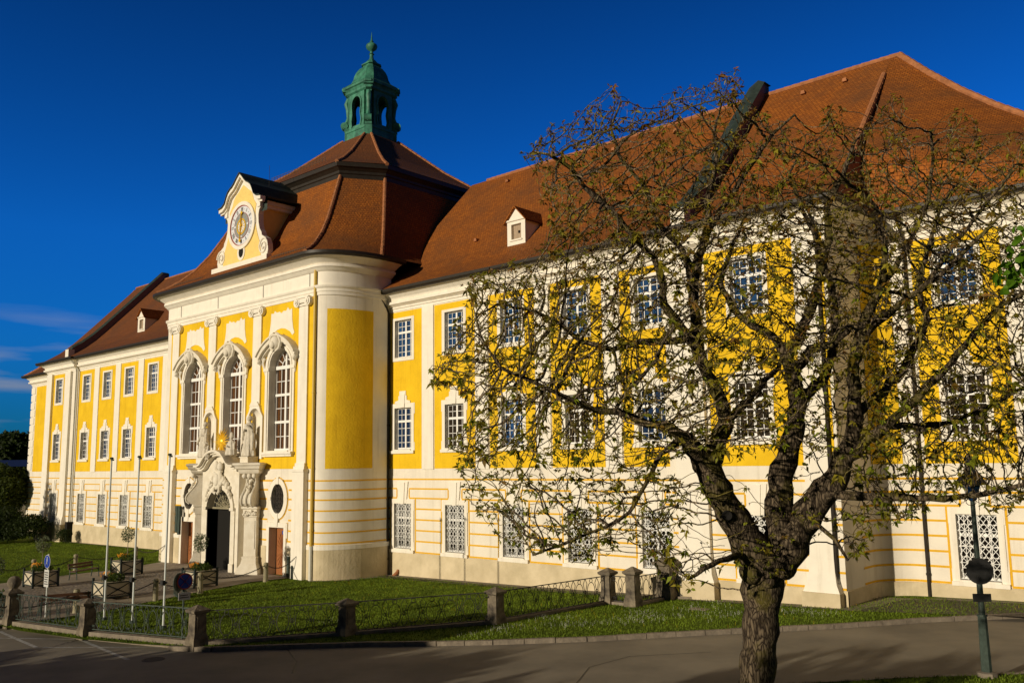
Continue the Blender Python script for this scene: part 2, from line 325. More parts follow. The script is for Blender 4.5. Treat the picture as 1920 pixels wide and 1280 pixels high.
# ------------------------------------------------------------ ground
def sheet(name, poly, dz, m, step=2.0, kind='structure'):
    bm = bmesh.new(); vs_ = [bm.verts.new((x, y, 0)) for x, y in poly]; bm.faces.new(vs_); bmesh.ops.triangulate(bm, faces=bm.faces)
    xs = [p[0] for p in poly]; ys = [p[1] for p in poly]
    cuts = set()
    for gx, _ in GX:
        if min(xs) < gx < max(xs): cuts.add(gx)
    for cx in cuts:
        bmesh.ops.bisect_plane(bm, geom=bm.verts[:]+bm.edges[:]+bm.faces[:], plane_co=(cx, 0, 0), plane_no=(1, 0, 0))
    bmesh.ops.triangulate(bm, faces=bm.faces)
    for v in bm.verts: v.co.z = G(v.co.x, v.co.y) + dz
    bmesh.ops.recalc_face_normals(bm, faces=bm.faces)
    me = bpy.data.meshes.new(name); bm.to_mesh(me); bm.free(); me.materials.append(m)
    o = bpy.data.objects.new(name, me); COL.objects.link(o)
    if kind: o['kind'] = kind
    return o
def P2(px, py, dz=0): p = gp(px, py, dz); return (p.x, p.y)
kerb_px = [(0, 1172), (38, 1182), (150, 1197), (250, 1206), (320, 1210), (400, 1212), (500, 1208), (600, 1205), (700, 1202), (820, 1201), (925, 1199), (1100, 1193), (1320, 1181), (1560, 1169), (1740, 1157), (1920, 1149)]
kerb_pts = [P2(*q) for q in kerb_px]
kerb_pts = [(-60, -36), (-20, -24.5)] + kerb_pts + [(45, 14.0), (70, 30)]
road = sheet('road', [(-160, -120), (160, -120), (160, 60), (-160, 60)], -.13, M['asphalt'])
lawn = sheet('lawn', [(-58, -300), (-60, -36)][1:] + kerb_pts[1:] + [(70, 90), (-300, 300), (-400, 0), (-300, -36)], 0, M['grass'])
far = sheet('ground', [(-900, -900), (900, -900), (900, 900), (-900, 900)], -.35, mat('far_field', (.07, .09, .02), .95, var=.4, vscale=.02))
verge_px = [(1500, 1281), (1600, 1276), (1685, 1270), (1835, 1265.5), (1920, 1262)]
vp = [P2(*q) for q in verge_px]
d0 = (Vector(vp[0]) - Vector(vp[1])).normalized(); e0 = Vector(vp[0]) + d0*14
verge = sheet('grass_verge', [tuple(e0)] + vp + [(50, 8), (60, -60), (e0.x+6, -60)], .0, M['grass'])
# kerb stones
kb = MB()
def kerb_line(mb, pts, w=.16, h=.12, base=-.2, gap=.012, ln=.9):
    for a, b in zip(pts, pts[1:]):
        a, b = Vector(a), Vector(b); L_ = (b-a).length; n = max(1, round(L_/ln)); d = (b-a)/L_
        nrm = Vector((d.y, -d.x))
        for i in range(n):
            s0 = a + d*(i*L_/n + gap); s1 = a + d*((i+1)*L_/n - gap); jz = random.uniform(-.008, .008)
            z0, z1 = G(s0.x), G(s1.x); c = [s0 + nrm*w*.9, s1 + nrm*w*.9, s1 - nrm*w*.1, s0 - nrm*w*.1]; zz = [z0, z1, z1, z0]
            n0 = len(mb.v)
            mb.v += [(q.x, q.y, z + base) for q, z in zip(c, zz)] + [(q.x, q.y, z + .015 + jz) for q, z in zip(c, zz)]
            for f in ((0,3,2,1),(4,5,6,7),(0,1,5,4),(1,2,6,5),(2,3,7,6),(3,0,4,7)): mb.f.append(tuple(n0+i_ for i_ in f)); mb.m.append(0)
kerb_line(kb, kerb_pts[6:])
tag(kb.build('kerb', M['kerb']), kind='structure')
kb = MB(); kerb_line(kb, [tuple(e0)] + [v for v in vp] + [(50, 8)], w=-.14)
tag(kb.build('kerb', M['kerb']), kind='structure')
# forecourt
fc = [P2(*q) for q in [(-60, 1106), (0, 1094), (120, 1079), (230, 1066), (305, 1053)]] + [(-18.5, -3.9), (-3.0, -3.9)] + [P2(*q) for q in [(540, 1083.5), (470, 1091), (370, 1110), (290, 1126), (180, 1148), (60, 1166), (-60, 1178)]]
sheet('forecourt_path', fc, .02, M['paving'])
cb = [P2(*q) for q in [(-60, 1122), (0, 1112), (120, 1097), (240, 1079), (330, 1066), (400, 1064)]] + [(-12.2, -4.2), (-9.1, -4.2)] + [P2(*q) for q in [(470, 1080), (400, 1087), (340, 1100), (270, 1115), (190, 1125), (80, 1140), (-60, 1162)]]
sheet('cobbled_path', cb, .034, M['cobble'])
# gravel drip strip along the foot of the walls
sheet('gravel_path', [(-2.3, -4.6), (-1.0, -3.2), (-.6, -1.2), (-.8, -.55), (16.6, -.6), (24.6, -1.0), (25.0, 2.2), (26.2, 3.4), (44, 3.5), (44, 4.5), (-2.4, .2)], .012, M['soilgravel'])
sheet('gravel_path', [(-18.9, -4.6), (-18.5, -3), (-18.5, 0), (-43, -.45), (-49.4, -.8), (-49.3, .3), (-18, .3)], .012, M['soilgravel'])
# parking lines
def strip(name, a, b, wd, dz=-.126):
    a, b = Vector(P2(*a, dz=-.13)), Vector(P2(*b, dz=-.13)); d = (b-a).normalized(); n = Vector((-d.y, d.x))*wd/2
    return sheet(name, [tuple(a+n), tuple(a-n), tuple(b-n), tuple(b+n)], dz, M['white_line'])
def crack(pts, wd, m, dz, name):
    for a, b in zip(pts, pts[1:]):
        a, b = Vector(P2(*a, dz=-.13)), Vector(P2(*b, dz=-.13)); d = (b-a).normalized(); n = Vector((-d.y, d.x))*wd/2
        sheet(name, [tuple(a+n), tuple(a-n), tuple(b-n+d*.05), tuple(b+n+d*.05)], dz, m)
M['tar'] = mat('tar_seam', (.03, .028, .025), .6)
crack([(548, 1262), (556, 1240), (540, 1218), (470, 1213)], .05, M['tar'], -.125, 'road_seam')
crack([(1080, 1281), (1105, 1250), (1180, 1230), (1330, 1222)], .035, M['tar'], -.1245, 'road_seam')
crack([(-10, 1243), (60, 1222), (145, 1199)], .14, M['cobble'], -.124, 'gutter_setts')
strip('parking_line', (0, 1183), (68, 1213), .14); strip('parking_line', (150, 1198), (240, 1236), .14)
strip('parking_line', (-10, 1195.5), (140, 1198), .09, -.122); strip('parking_line', (80, 1213.5), (312, 1212.5), .09, -.122)
mh = MB(); c = gp(288, 1236, -.13); mh.lathe([(.34, -.02), (.34, .012), (.30, .012), (.30, .006)], (c.x, c.y, c.z), 24)
for k in range(-4, 5):
    hw = math.sqrt(max(0, .27**2-(k*.06)**2)); mh.box(c.x-hw, c.x+hw, c.y+k*.06-.015, c.y+k*.06+.015, c.z+.006, c.z+.011)
tag(mh.build('manhole_cover', M['manhole']), 'round iron manhole cover set in the shaded road', 'manhole cover')

# ------------------------------------------------------------ abbey building
XC = -10.65
abbey = empty('abbey_building', (XC, 0, 0), 'long yellow and white baroque abbey with red tiled roofs and a domed green copper turret', 'building')
PX = Matrix.Translation((-XC, 0, 0))
def B(mb, name, m, parent=None, smooth=False, label=None):
    """a part of the abbey built in world coordinates"""
    o = mb.build(name, m, None, smooth)
    o.parent = parent or abbey
    if parent is None: o.matrix_parent_inverse = PX
    if label: o['label'] = label
    return o
ZB = -.7
def wallgrid(mb, y, x0, x1, z0, z1, holes, depth=.28, reveal=True):
    xs = sorted({x0, x1} | {h[0] for h in holes} | {h[1] for h in holes}); zs = sorted({z0, z1} | {h[2] for h in holes} | {h[3] for h in holes})
    for a, b in zip(xs, xs[1:]):
        for c, d in zip(zs, zs[1:]):
            mx_, mz = (a+b)/2, (c+d)/2
            if any(h[0] < mx_ < h[1] and h[2] < mz < h[3] for h in holes): continue
            if a < x0-1e-6 or b > x1+1e-6 or c < z0-1e-6 or d > z1+1e-6: continue
            mb.face([(a,y,c),(b,y,c),(b,y,d),(a,y,d)])
    if reveal:
        for a, b, c, d in holes:
            mb.face([(a,y,c),(a,y,d),(a,y+depth,d),(a,y+depth,c)]); mb.face([(b,y,c),(b,y+depth,c),(b,y+depth,d),(b,y,d)])
            mb.face([(a,y,c),(a,y+depth,c),(b,y+depth,c),(b,y,c)]); mb.face([(a,y,d),(b,y,d),(b,y+depth,d),(a,y+depth,d)])
HW = .69
GZ, MZ, UZ = (1.32, 3.68), (6.58, 8.84), (11.6, 13.72)
def holes_for(cs): return [(c-HW, c+HW, *z) for c in cs for z in (GZ, MZ, UZ)]
RW = [0, 4, 8, 12, 16]; RR = [20.75]; RC = [27.38, 32.4, 37.4]
LW = [-21.1-4*k for k in range(6)]; LR = [-46.3]; LC = []
YR, YRC, YLC = -.25, 3.7, 3.0
sections = [('RW', 0, -2.2, 16.95, RW), ('RR', YR, 16.95, 24.0, RR), ('RC', YRC, 25.4, 42, RC), ('LW', 0, -42.95, -18.5, LW), ('LR', YR, -49.0, -42.95, LR), ('LC', YLC, -61.8, -49.0, LC)]
for nm, y, x0, x1, cs in sections:
    mb = MB(); wallgrid(mb, y, x0, x1, ZB, 15.3, holes_for(cs)); B(mb, 'wall', M['white'])
mb = MB()
for X_, ya, yb in ((24.0, YR, 1.5), (-49.0, YR, YLC), (16.95, YR, 0), (-42.95, YR, 0)): mb.face([(X_, ya, ZB), (X_, yb, ZB), (X_, yb, 15.3), (X_, ya, 15.3)])
mb.box(-61.78, -61.3, 3.02, 16, ZB, 15.3); mb.box(41.6, 41.98, YRC+.02, 60, ZB, 15.3); mb.box(-61.8, 24, 15.8, 16.2, ZB, 15.3); mb.box(24, 24.4, 16, 60, ZB, 15.3)
B(mb, 'wall', M['white'])
arc_rc = [(24.0, 1.5), (24.0, 2.3)] + [(25.4-1.4*math.cos(a), 2.3+1.4*math.sin(a)) for a in [R(9*i) for i in range(1, 11)]]
def plan_normals(path):
    ns_ = []
    for i in range(len(path)):
        a = Vector(path[max(i-1, 0)]); b = Vector(path[i]); c = Vector(path[min(i+1, len(path)-1)])
        d1 = (b-a).normalized() if (b-a).length > 1e-6 else (c-b).normalized(); d2 = (c-b).normalized() if (c-b).length > 1e-6 else d1
        n1 = Vector((d1.y, -d1.x)); n2 = Vector((d2.y, -d2.x)); n = (n1+n2).normalized(); ns_.append(n/max(.35, n.dot(n1)))
    return ns_
def sweep(mb, path, prof, uvlen=False):
    ns_ = plan_normals(path); n0 = len(mb.v); k = len(prof)
    for p, n in zip(path, ns_):
        for off, z in prof: mb.v.append((p[0]+n.x*off, p[1]+n.y*off, z))
    for i in range(len(path)-1):
        for j in range(k-1):
            a = n0+i*k+j; mb.f.append((a, a+k, a+k+1, a+1)); mb.m.append(mb.cur)
mb = MB(); sweep(mb, arc_rc, [(0, ZB), (0, 15.3)]); B(mb, 'wall', M['white'], smooth=True)

# pavilion plan: flat front with a rounded corner on either side
PY = -4.0
def drum(sign, n=16, k=0):
    pts = []
    for i in range(n+1):
        t = R(-88 + (88+24)*i/n); x, y = -2.45+(1.42+k)*math.cos(t), -1.1+(2.9+k)*math.sin(t); pts.append((x, y))
    return pts
dr = drum(1); dr[0] = (-2.4, PY)
dr[-1] = (-1.16, .05)
dl = [(2*XC-x, y) for x, y in dr[::-1]]
# openings of the pavilion front
WX = [-15.4, XC, -5.8]; WHW, WZ0, WSP = 1.03, 6.6, 11.3; WTOP = WSP+WHW
OV = [-15.5, -5.8]; ORX, ORZ, OZ = .62, .82, 4.0
SDH = .7
def arch(cx, hw, z0, zs, rise=None, n=14):
    rise = rise or hw
    return [(cx+hw, z0)] + [(cx+hw*math.cos(math.pi*i/n), zs+rise*math.sin(math.pi*i/n)) for i in range(n+1)] + [(cx-hw, z0)]
def ell(cx, cz, rx, rz, n=24): return [(cx+rx*math.cos(2*math.pi*i/n), cz+rz*math.sin(2*math.pi*i/n)) for i in range(n)]
mb = MB()
hs = [(c-WHW, c+WHW, WZ0, WTOP) for c in WX] + [(c-ORX, c+ORX, OZ-ORZ, OZ+ORZ) for c in OV] + [(c-SDH, c+SDH, ZB, 2.45) for c in OV] + [(XC-1.3, XC+1.3, ZB, 4.5)] + [(c-.62, c+.62, 6.2, 9.07) for c in (-13.15, -8.15)]
wallgrid(mb, PY, -18.9, -2.4, ZB, 16.6, hs, reveal=False)
def spandrel(mb, curve, y, x0, x1, z0, z1, depth):
    n = len(curve)
    for i in range(n-1):
        a, b = curve[i], curve[i+1]
        mb.face([(a[0],y,a[1]),(a[0],y+depth,a[1]),(b[0],y+depth,b[1]),(b[0],y,b[1])])
for c in WX:
    cv = arch(c, WHW, WZ0, WSP); spandrel(mb, cv, PY, 0, 0, 0, 0, .5)
    for a, b in zip(cv[1:-1], cv[2:-1]): mb.face([(a[0],PY,a[1]),(b[0],PY,b[1]),(b[0],PY,WTOP),(a[0],PY,WTOP)])
    mb.face([(c-WHW,PY,WZ0),(c+WHW,PY,WZ0),(c+WHW,PY+.5,WZ0),(c-WHW,PY+.5,WZ0)])
for c in OV:
    cv = ell(c, OZ, ORX, ORZ)+[(c+ORX, OZ)]; spandrel(mb, cv, PY, 0, 0, 0, 0, .3)
    for a, b in zip(cv, cv[1:]):
        zt = OZ+ORZ if (a[1]+b[1])/2 > OZ else OZ-ORZ
        mb.face([(a[0],PY,a[1]),(b[0],PY,b[1]),(b[0],PY,zt),(a[0],PY,zt)])
    spandrel(mb, [(c+SDH, ZB), (c+SDH, 2.45), (c-SDH, 2.45), (c-SDH, ZB)], PY, 0, 0, 0, 0, .45)
for c in (-13.15, -8.15):
    cv = arch(c, .62, 6.2, 8.45)
    for a, b in zip(cv[1:-1], cv[2:-1]): mb.face([(a[0],PY,a[1]),(b[0],PY,b[1]),(b[0],PY,9.07),(a[0],PY,9.07)])
cv = arch(XC, 1.3, ZB, 3.35, 1.15); spandrel(mb, cv, PY, 0, 0, 0, 0, .9)
for a, b in zip(cv[1:-1], cv[2:-1]): mb.face([(a[0],PY,a[1]),(b[0],PY,b[1]),(b[0],PY,4.5),(a[0],PY,4.5)])
B(mb, 'wall', M['white'])
for d_ in (dr, dl): mb = MB(); sweep(mb, d_, [(0, ZB), (0, 16.6)]); B(mb, 'wall', M['white'], smooth=True)
mb = MB(); mb.box(-19.9, -1.5, 12.0, 16.4, 13, 16.6); B(mb, 'wall', M['white'])

# yellow fields
SO = .9   # outer half width of window surround
def yholes(cs): return [(c-SO+.02, c+SO-.02, *z) for c in cs for z in ((6.34, 9.0), (11.42, 13.84))]
def yfield(y, x0, x1, cs, z0=5.54, z1=14.2):
    mb = MB(); hh = [h for h in yholes(cs) if x0 < h[0] < x1]
    wallgrid(mb, y-.02, x0, x1, z0, z1, hh, depth=.02)
    for a, b, c, d in [(x0, x1, z0, z1)]:
        for q in ([(a,y-.02,c),(a,y,c),(a,y,d),(a,y-.02,d)],[(b,y-.02,c),(b,y,c),(b,y,d),(b,y-.02,d)],[(a,y-.02,c),(b,y-.02,c),(b,y,c),(a,y,c)],[(a,y-.02,d),(b,y-.02,d),(b,y,d),(a,y,d)]): mb.face(q)
    B(mb, 'yellow_panel', M['yellow'])
for c in RW: yfield(0, max(c-1.5, -1.12), min(c+1.5, 17.0-.15) if c < 16 else 16.9, [c])
yfield(YR, 18.92, 22.72, RR); yfield(YR, 23.74, 23.88, [])
yfield(YRC, 25.8, 28.95, [27.38]); yfield(YRC, 30.9, 34.0, [32.4]); yfield(YRC, 35.9, 39.0, [37.4])
for c in LW[1:]: yfield(0, c-1.5, c+1.5, [c])
yfield(YR, -47.6, -44.85, LR); yfield(YLC, -60.6, -49.3, LC)
mb = MB()
sweep(mb, [(p[0], p[1]) for p in arc_rc[3:10]], [(.0, 5.54), (.02, 5.54), (.02, 14.2), (0, 14.2)]); B(mb, 'yellow_panel', M['yellow'], smooth=True)
for d_ in (dr, dl):
    mb = MB(); seg = d_[3:13] if d_ is dr else d_[-13:-3]
    sweep(mb, seg, [(0, 5.6), (.02, 5.6), (.02, 14.15), (0, 14.15)]); B(mb, 'yellow_panel', M['yellow'], smooth=True)
# pavilion front yellow, cut round the window surrounds and niches
PIL = [(-18.15, -17.32), (-13.58, -12.73), (-8.57, -7.72), (-3.98, -3.15)]
mb = MB()
bounds = [(-18.5, -18.15)] + [(-17.32, -13.58), (-12.73, -8.57), (-7.72, -3.98)] + [(-3.15, -2.72)]
for (a, b), c in zip(bounds, [None]+WX+[None]):
    hh = [(c-1.4, c+1.4, 6.36, 12.6)] if c else []
    wallgrid(mb, PY-.02, a, b, 5.62, 14.9, hh, depth=.02)
mb.box(-13.58, -12.73, PY-.02, PY-.001, 5.62, 6.2); mb.box(-8.57, -7.72, PY-.02, PY-.001, 5.62, 6.2)
B(mb, 'yellow_panel', M['yellow'])

# ochre rustication lines
LZ = [4.98, 4.48, 3.98, 3.42, 2.86, 2.30, 1.74, 1.17]
def lines(y, x0, x1, cs):
    mb = MB(); t = .04
    def ln(a, b, z):
        if b-a > .05: mb.box(a, b, y-.014, y+.01, z-t, z+t)
    for i, z in enumerate(LZ):
        if i == 0: ln(x0, x1, z); continue
        e = .5 if i < 3 else 1.0; a = x0
        for c in sorted(cs):
            ln(a, min(c-e, x1), z); a = c+e
        ln(a, x1, z)
    for c in cs:
        for s in (-1, 1):
            mb.box(c+s*1.0-t, c+s*1.0+t, y-.012, y+.01, 1.2, 3.95)
            mb.box(c+s*.5-t, c+s*.5+t, y-.012, y+.01, 4.015, 4.445)
    B(mb, 'rustication_lines', M['ochre'])
lines(0, -1.15, 16.95, RW); lines(YR, 17.0, 24.0, RR); lines(YRC, 25.4, 42, RC); lines(0, -42.9, -18.9, LW); lines(YR, -49, -42.95, LR); lines(YLC, -61.8, -49.1, [])
for pth in (dr, dl):
    mb = MB()
    for z in LZ[:7]: sweep(mb, pth, [(0, z-.04), (.014, z-.04), (.014, z+.04), (0, z+.04)])
    B(mb, 'rustication_lines', M['ochre'])
mb = MB()
for z in LZ: sweep(mb, arc_rc, [(0, z-.04), (.014, z-.04), (.014, z+.04), (0, z+.04)])
B(mb, 'rustication_lines', M['ochre'])
mb = MB()
for i, z in enumerate(LZ[:7]):
    segs = [(-18.9, -2.4)]
    for c in OV+[XC]:
        e = 1.0 if c != XC else 2.0
        if i == 0 and c != XC: continue
        segs = [q for s_ in segs for q in ((s_[0], min(s_[1], c-e)), (max(s_[0], c+e), s_[1])) if q[1]-q[0] > .05]
    for a, b in segs: mb.box(a, b, PY-.014, PY, z-.046, z+.046)
for c in OV:
    for s in (-1, 1): mb.box(c+s*.98-.03, c+s*.98+.03, PY-.014, PY, 1.7, 2.75)
    mb.ring([(c+.95*math.cos(t), OZ+1.13*math.sin(t)) for t in [R(i*15) for i in range(25)]], [(c+1.0*math.cos(t), OZ+1.18*math.sin(t)) for t in [R(i*15) for i in range(25)]], PY-.014, PY)
B(mb, 'rustication_lines', M['ochre'])

# cream plinth
mb = MB()
def pl(x0, x1, y, zt=1.12): mb.box(x0, x1, y-.06, y+.05, ZB, zt)
def pl_seg(x0, x1, y, cs):
    pl(x0, x1, y, 1.06)
pl(-1.3, 16.9, 0); pl(16.9, 24.06, YR); pl(25.4, 42, YRC); pl(-42.9, -18.7, 0); pl(-49.06, -42.9, YR); pl(-61.86, -49.06, YLC)
sweep(mb, [(24.0, -.31)] + arc_rc[1:], [(.06, ZB), (.06, 1.1), (0, 1.11)])
for pth in (dr, dl): sweep(mb, pth, [(.06, ZB), (.06, 1.42), (0, 1.42)])
for a, b in [(-18.9, -16.5), (-14.5, -12.9), (-8.4, -6.8), (-4.8, -2.4)]: mb.box(a, b, PY-.06, PY+.02, ZB, 1.42)
B(mb, 'plinth', M['plinth'])
for pth, a, b in ((dl, -18.9, -16.5), (dr, -4.8, -2.4)):
    mb = MB(); sweep(mb, pth, [(0, 1.42), (.075, 1.42), (.075, 1.64), (0, 1.66)]); mb.box(a, b, PY-.075, PY+.02, 1.42, 1.65)
    B(mb, 'plinth_cap', M['trim'])

# cornices and gutters
cor = [(0, 14.25), (.04, 14.25), (.04, 14.38), (.1, 14.42), (.1, 14.5), (.3, 14.62), (.34, 14.62), (.34, 14.76), (.22, 14.8), (.3, 14.95), (.5, 15.12), (.62, 15.2), (.62, 15.3), (0, 15.3)]
gut = [(.6, 15.28), (.66, 15.18), (.82, 15.18), (.9, 15.28), (.9, 15.42), (.5, 15.46)]
for pth in ([(-1.27, 0), (16.95, 0), (16.95, YR), (24.0, YR)] + arc_rc[1:] + [(42, YRC)], [(-61.8, 15), (-61.8, YLC), (-49.0, YLC), (-49.0, YR), (-42.95, YR), (-42.95, 0), (-19.9, 0)]):
    mb = MB(); sweep(mb, pth, cor); B(mb, 'cornice', M['trim'])
    mb = MB(); sweep(mb, pth, gut); B(mb, 'gutter', M['gutter'])
full = dl + dr[0:]
mb = MB()
sweep(mb, full, [(0, 14.9), (.06, 14.9), (.06, 15.08), (.1, 15.1), (.1, 15.26), (.16, 15.3), (.2, 15.38), (.2, 15.44), (.03, 15.46), (.03, 16.2), (.1, 16.22), (.16, 16.3), (.3, 16.42), (.34, 16.42), (.34, 16.56), (.24, 16.6), (.4, 16.72), (.62, 16.86), (.8, 16.95), (.8, 17.0), (0, 17.0)])
B(mb, 'cornice', M['trim'], smooth=True)
mb = MB(); sweep(mb, full, [(.78, 17.0), (.8, 16.93), (.98, 16.93), (1.08, 17.0), (1.08, 17.16), (.6, 17.24)]); B(mb, 'gutter', M['gutter'], smooth=True)

# wing pilasters
def pilaster(x0, x1, y, z0, z1, d=.06, flare=False, m='trim', name='pilaster'):
    mb = MB()
    if flare:
        for (a, b, dd, za, zb_) in [(x0, x1, d, 2.2, z1)]: mb.box(a, b, y-dd, y+.02, za, zb_)
        n = len(mb.v); f = .22
        q = [(x0, d, 2.2), (x0-.03, d+.04, 1.75), (x0-f*.5, d+.16, 1.35), (x0-f, d+.2, 1.05)]
        for (xa, da, za), (xb, db, zb_) in zip(q, q[1:]):
            wa = x1+(x0-xa); wb = x1+(x0-xb)
            mb.face([(xb,y-db,zb_),(wb,y-db,zb_),(wa,y-da,za),(xa,y-da,za)]); mb.face([(wb,y-db,zb_),(wb,y,zb_),(wa,y,za),(wa,y-da,za)]); mb.face([(xb,y,zb_),(xb,y-db,zb_),(xa,y-da,za),(xa,y,za)])
        B(mb, name, M[m])
        mb = MB(); mb.box(x0-f-.03, x1+f+.03, y-.47, y, ZB, 1.05); B(mb, 'pilaster_base', M['plinth'])
    else:
        mb.box(x0, x1, y-d, y+.02, z0, z1); B(mb, name, M[m])
for c in RW[:-1]: pilaster(c+1.55, c+2.45, 0, 5.5, 14.26)
for c in LW[1:]: pilaster(c+1.55, c+2.45, 0, 5.5, 14.26)
for a, b, y in ((17.35, 18.75, YR), (22.78, 23.68, YR), (-48.8, -47.65, YR), (-44.75, -43.6, YR)): pilaster(a, b, y, 2, 14.3, .2, True)
for a, b in ((24.95, 25.48), (29.15, 30.7)): pilaster(a, b, YRC, 5.5, 14.26, .05)
mb = MB()
for k in range(11): mb.box(-61.9, -60.75 if k % 2 else -60.9, YLC-.05, YLC+.3, 5.7+k*.78, 5.7+k*.78+.66)
B(mb, 'quoins', M['trim'])
# pavilion pilasters with volute capitals
for i, (a, b) in enumerate(PIL):
    zt, z0 = 14.95, (5.9 if i in (0, 3) else 9.3)
    mb = MB(); mb.box(a, b, PY-.12, PY+.02, z0, zt); o = B(mb, 'pilaster', M['trim'])
    if i in (0, 3):
        mb = MB(); mb.box(a-.1, b+.1, PY-.3, PY+.02, ZB, 5.45); mb.box(a-.02, b+.02, PY-.2, PY+.02, 5.75, 5.92)
        mb.box(a-.16, b+.16, PY-.36, PY+.02, 5.45, 5.6); mb.box(a-.08, b+.08, PY-.26, PY+.02, 5.6, 5.75); B(mb, 'pedestal', M['trim'])
    mb = MB(); c = (a+b)/2
    for s in (-1, 1):
        for r_, d_ in ((.27, .26), (.18, .31), (.09, .36)): 
            cc = (c+s*.5, 14.68); mb.prism([(cc[0]+r_*math.cos(2*math.pi*j/14), cc[1]+r_*math.sin(2*math.pi*j/14)) for j in range(14)], PY-d_, PY-.02)
    mb.box(c-.5, c+.5, PY-.24, PY-.02, 14.62, 14.86); mb.box(c-.62, c+.62, PY-.3, PY-.02, 14.86, 14.95); mb.box(c-.4, c+.4, PY-.2, PY-.02, 14.45, 14.56)
    B(mb, 'capital', M['trim'])

# ------------------------------------------------------------ small windows
def muntins(mb, cx, y, x0, x1, z0, z1, cols, rows, fr=.06, mw=.028, transom=None):
    mb.box(x0, x0+fr, y-.03, y+.03, z0, z1); mb.box(x1-fr, x1, y-.03, y+.03, z0, z1); mb.box(x0+fr, x1-fr, y-.03, y+.03, z0, z0+fr+.02); mb.box(x0+fr, x1-fr, y-.03, y+.03, z1-fr, z1)
    mb.box(cx-.055, cx+.055, y-.045, y+.03, z0+fr, z1-fr)
    if transom: mb.box(x0+fr, x1-fr, y-.06, y+.03, transom-.06, transom+.06)
    for i in range(1, cols):
        if i*2 == cols: continue
        x = x0+(x1-x0)*i/cols; mb.box(x-mw/2, x+mw/2, y-.02, y+.012, z0+fr, z1-fr)
    for zr in rows: mb.box(x0+fr, x1-fr, y-.02, y+.012, zr-mw/2, zr+mw/2)
def make_window(kind):
    """window with its surround centred on x = 0, wall face at y = 0"""
    z0, z1 = {'g': GZ, 'm': MZ, 'u': UZ}[kind]
    s = MB(); so_, d = .9, .05
    if kind == 'u':
        for q in ((-so_, -HW, z0-.16, z1+.14), (HW, so_, z0-.16, z1+.14), (-HW, HW, z1, z1+.14), (-HW, HW, z0-.16, z0)): s.box(q[0], q[1], -d, .02, q[2], q[3])
    else:
        for sx in (-1, 1):
            a, b = sorted((sx*HW, sx*so_)); s.box(a, b, -d, .02, z0-.06, z1)
            a, b = sorted((sx*(so_), sx*(so_+.06))); s.box(a, b, -d+.01, .02, z1-.35, z1+.24); s.box(a, b, -d+.01, .02, z0-.06, z0+.38)
        s.box(-so_, so_, -d, .02, z1, z1+.24)
    w_ = s.build('window', M['trim'])
    sl = MB()
    if kind != 'u': sl.box(-so_-.06, so_+.06, -.14, .02, z0-.22, z0-.06); sl.box(-HW, HW, -.12, .28, z0-.06, z0)
    else: sl.box(-HW, HW, -.07, .28, z0, z0+.03)
    sl.build('sill', M['trim'], w_)
    if kind == 'm':
        k = MB(); zt = z1+.24
        k.prism([(-.62, zt), (.62, zt), (.62, zt+.12), (.34, zt+.18), (.34, zt+.42), (.26, zt+.42), (.26, zt+.68), (-.26, zt+.68), (-.26, zt+.42), (-.34, zt+.42), (-.34, zt+.18), (-.62, zt+.12)], -.07, .0)
        k.prism([(-.16, z1+.02), (.16, z1+.02), (.2, zt+.5), (-.2, zt+.5)], -.1, -.06); k.build('keystone', M['trim'], w_)
    if kind == 'g':
        k = MB(); k.prism([(-.3, z1+.01), (.3, z1+.01), (.44, 4.86), (-.44, 4.86)], -.06, .0); k.prism([(-.14, z1-.02), (.14, z1-.02), (.2, 4.82), (-.2, 4.82)], -.1, -.05); k.build('keystone', M['trim'], w_)
    y = .22
    ss = MB(); H = z1-z0
    tr = z0+H*.68; rows = [z0+H*q for q in (.17, .34, .51, .84)]
    muntins(ss, 0, y, -HW, HW, z0+.02, z1, 4, rows, transom=tr); ss.build('sash', M['sash'], w_)
    gl = MB(); gl.box(-HW+.01, HW-.01, y+.02, y+.035, z0+.03, z1-.01); gl.build('pane', M[{'g': 'glass_ground', 'm': 'glass', 'u': 'glass_upper'}[kind]], w_)
    if kind == 'g':
        g = MB(); yy = .06; n = 8; hgt = (z1-z0-.04)/n
        xs = [-HW+.04+i*(2*HW-.08)/6 for i in range(7)]
        for i in range(6):
            xm = (xs[i]+xs[i+1])/2; a = (xs[i+1]-xs[i])*.5
            for sgn in (-1, 1):
                pts = []
                for j in range(n*4+1):
                    t = j/4; u_ = abs((t % 1)*2-1)
                    pts.append((xm+sgn*a*(min(1, max(0, (u_-.15)/.6))), yy, z0+.03+t*hgt))
                g.tube(pts, .014, 3, False)
        for x in xs[1:-1:2]: g.bar((x, yy, z0), (x, yy, z1), .022)
        for j in range(0, n+1, 2): g.bar((-HW, yy, z0+.03+j*hgt), (HW, yy, z0+.03+j*hgt), .022)
        g.build('grille', M['grille'], w_)
    return w_
protos = {k: make_window(k) for k in 'gmu'}
first = {k: True for k in 'gmu'}
for nm, y, x0, x1, cs in sections:
    for c in cs:
        for k in 'gmu':
            o = protos[k] if first[k] else copy_tree(protos[k]); first[k] = False
            o.parent = abbey; o.matrix_parent_inverse = PX; o.location = (c, y, 0)
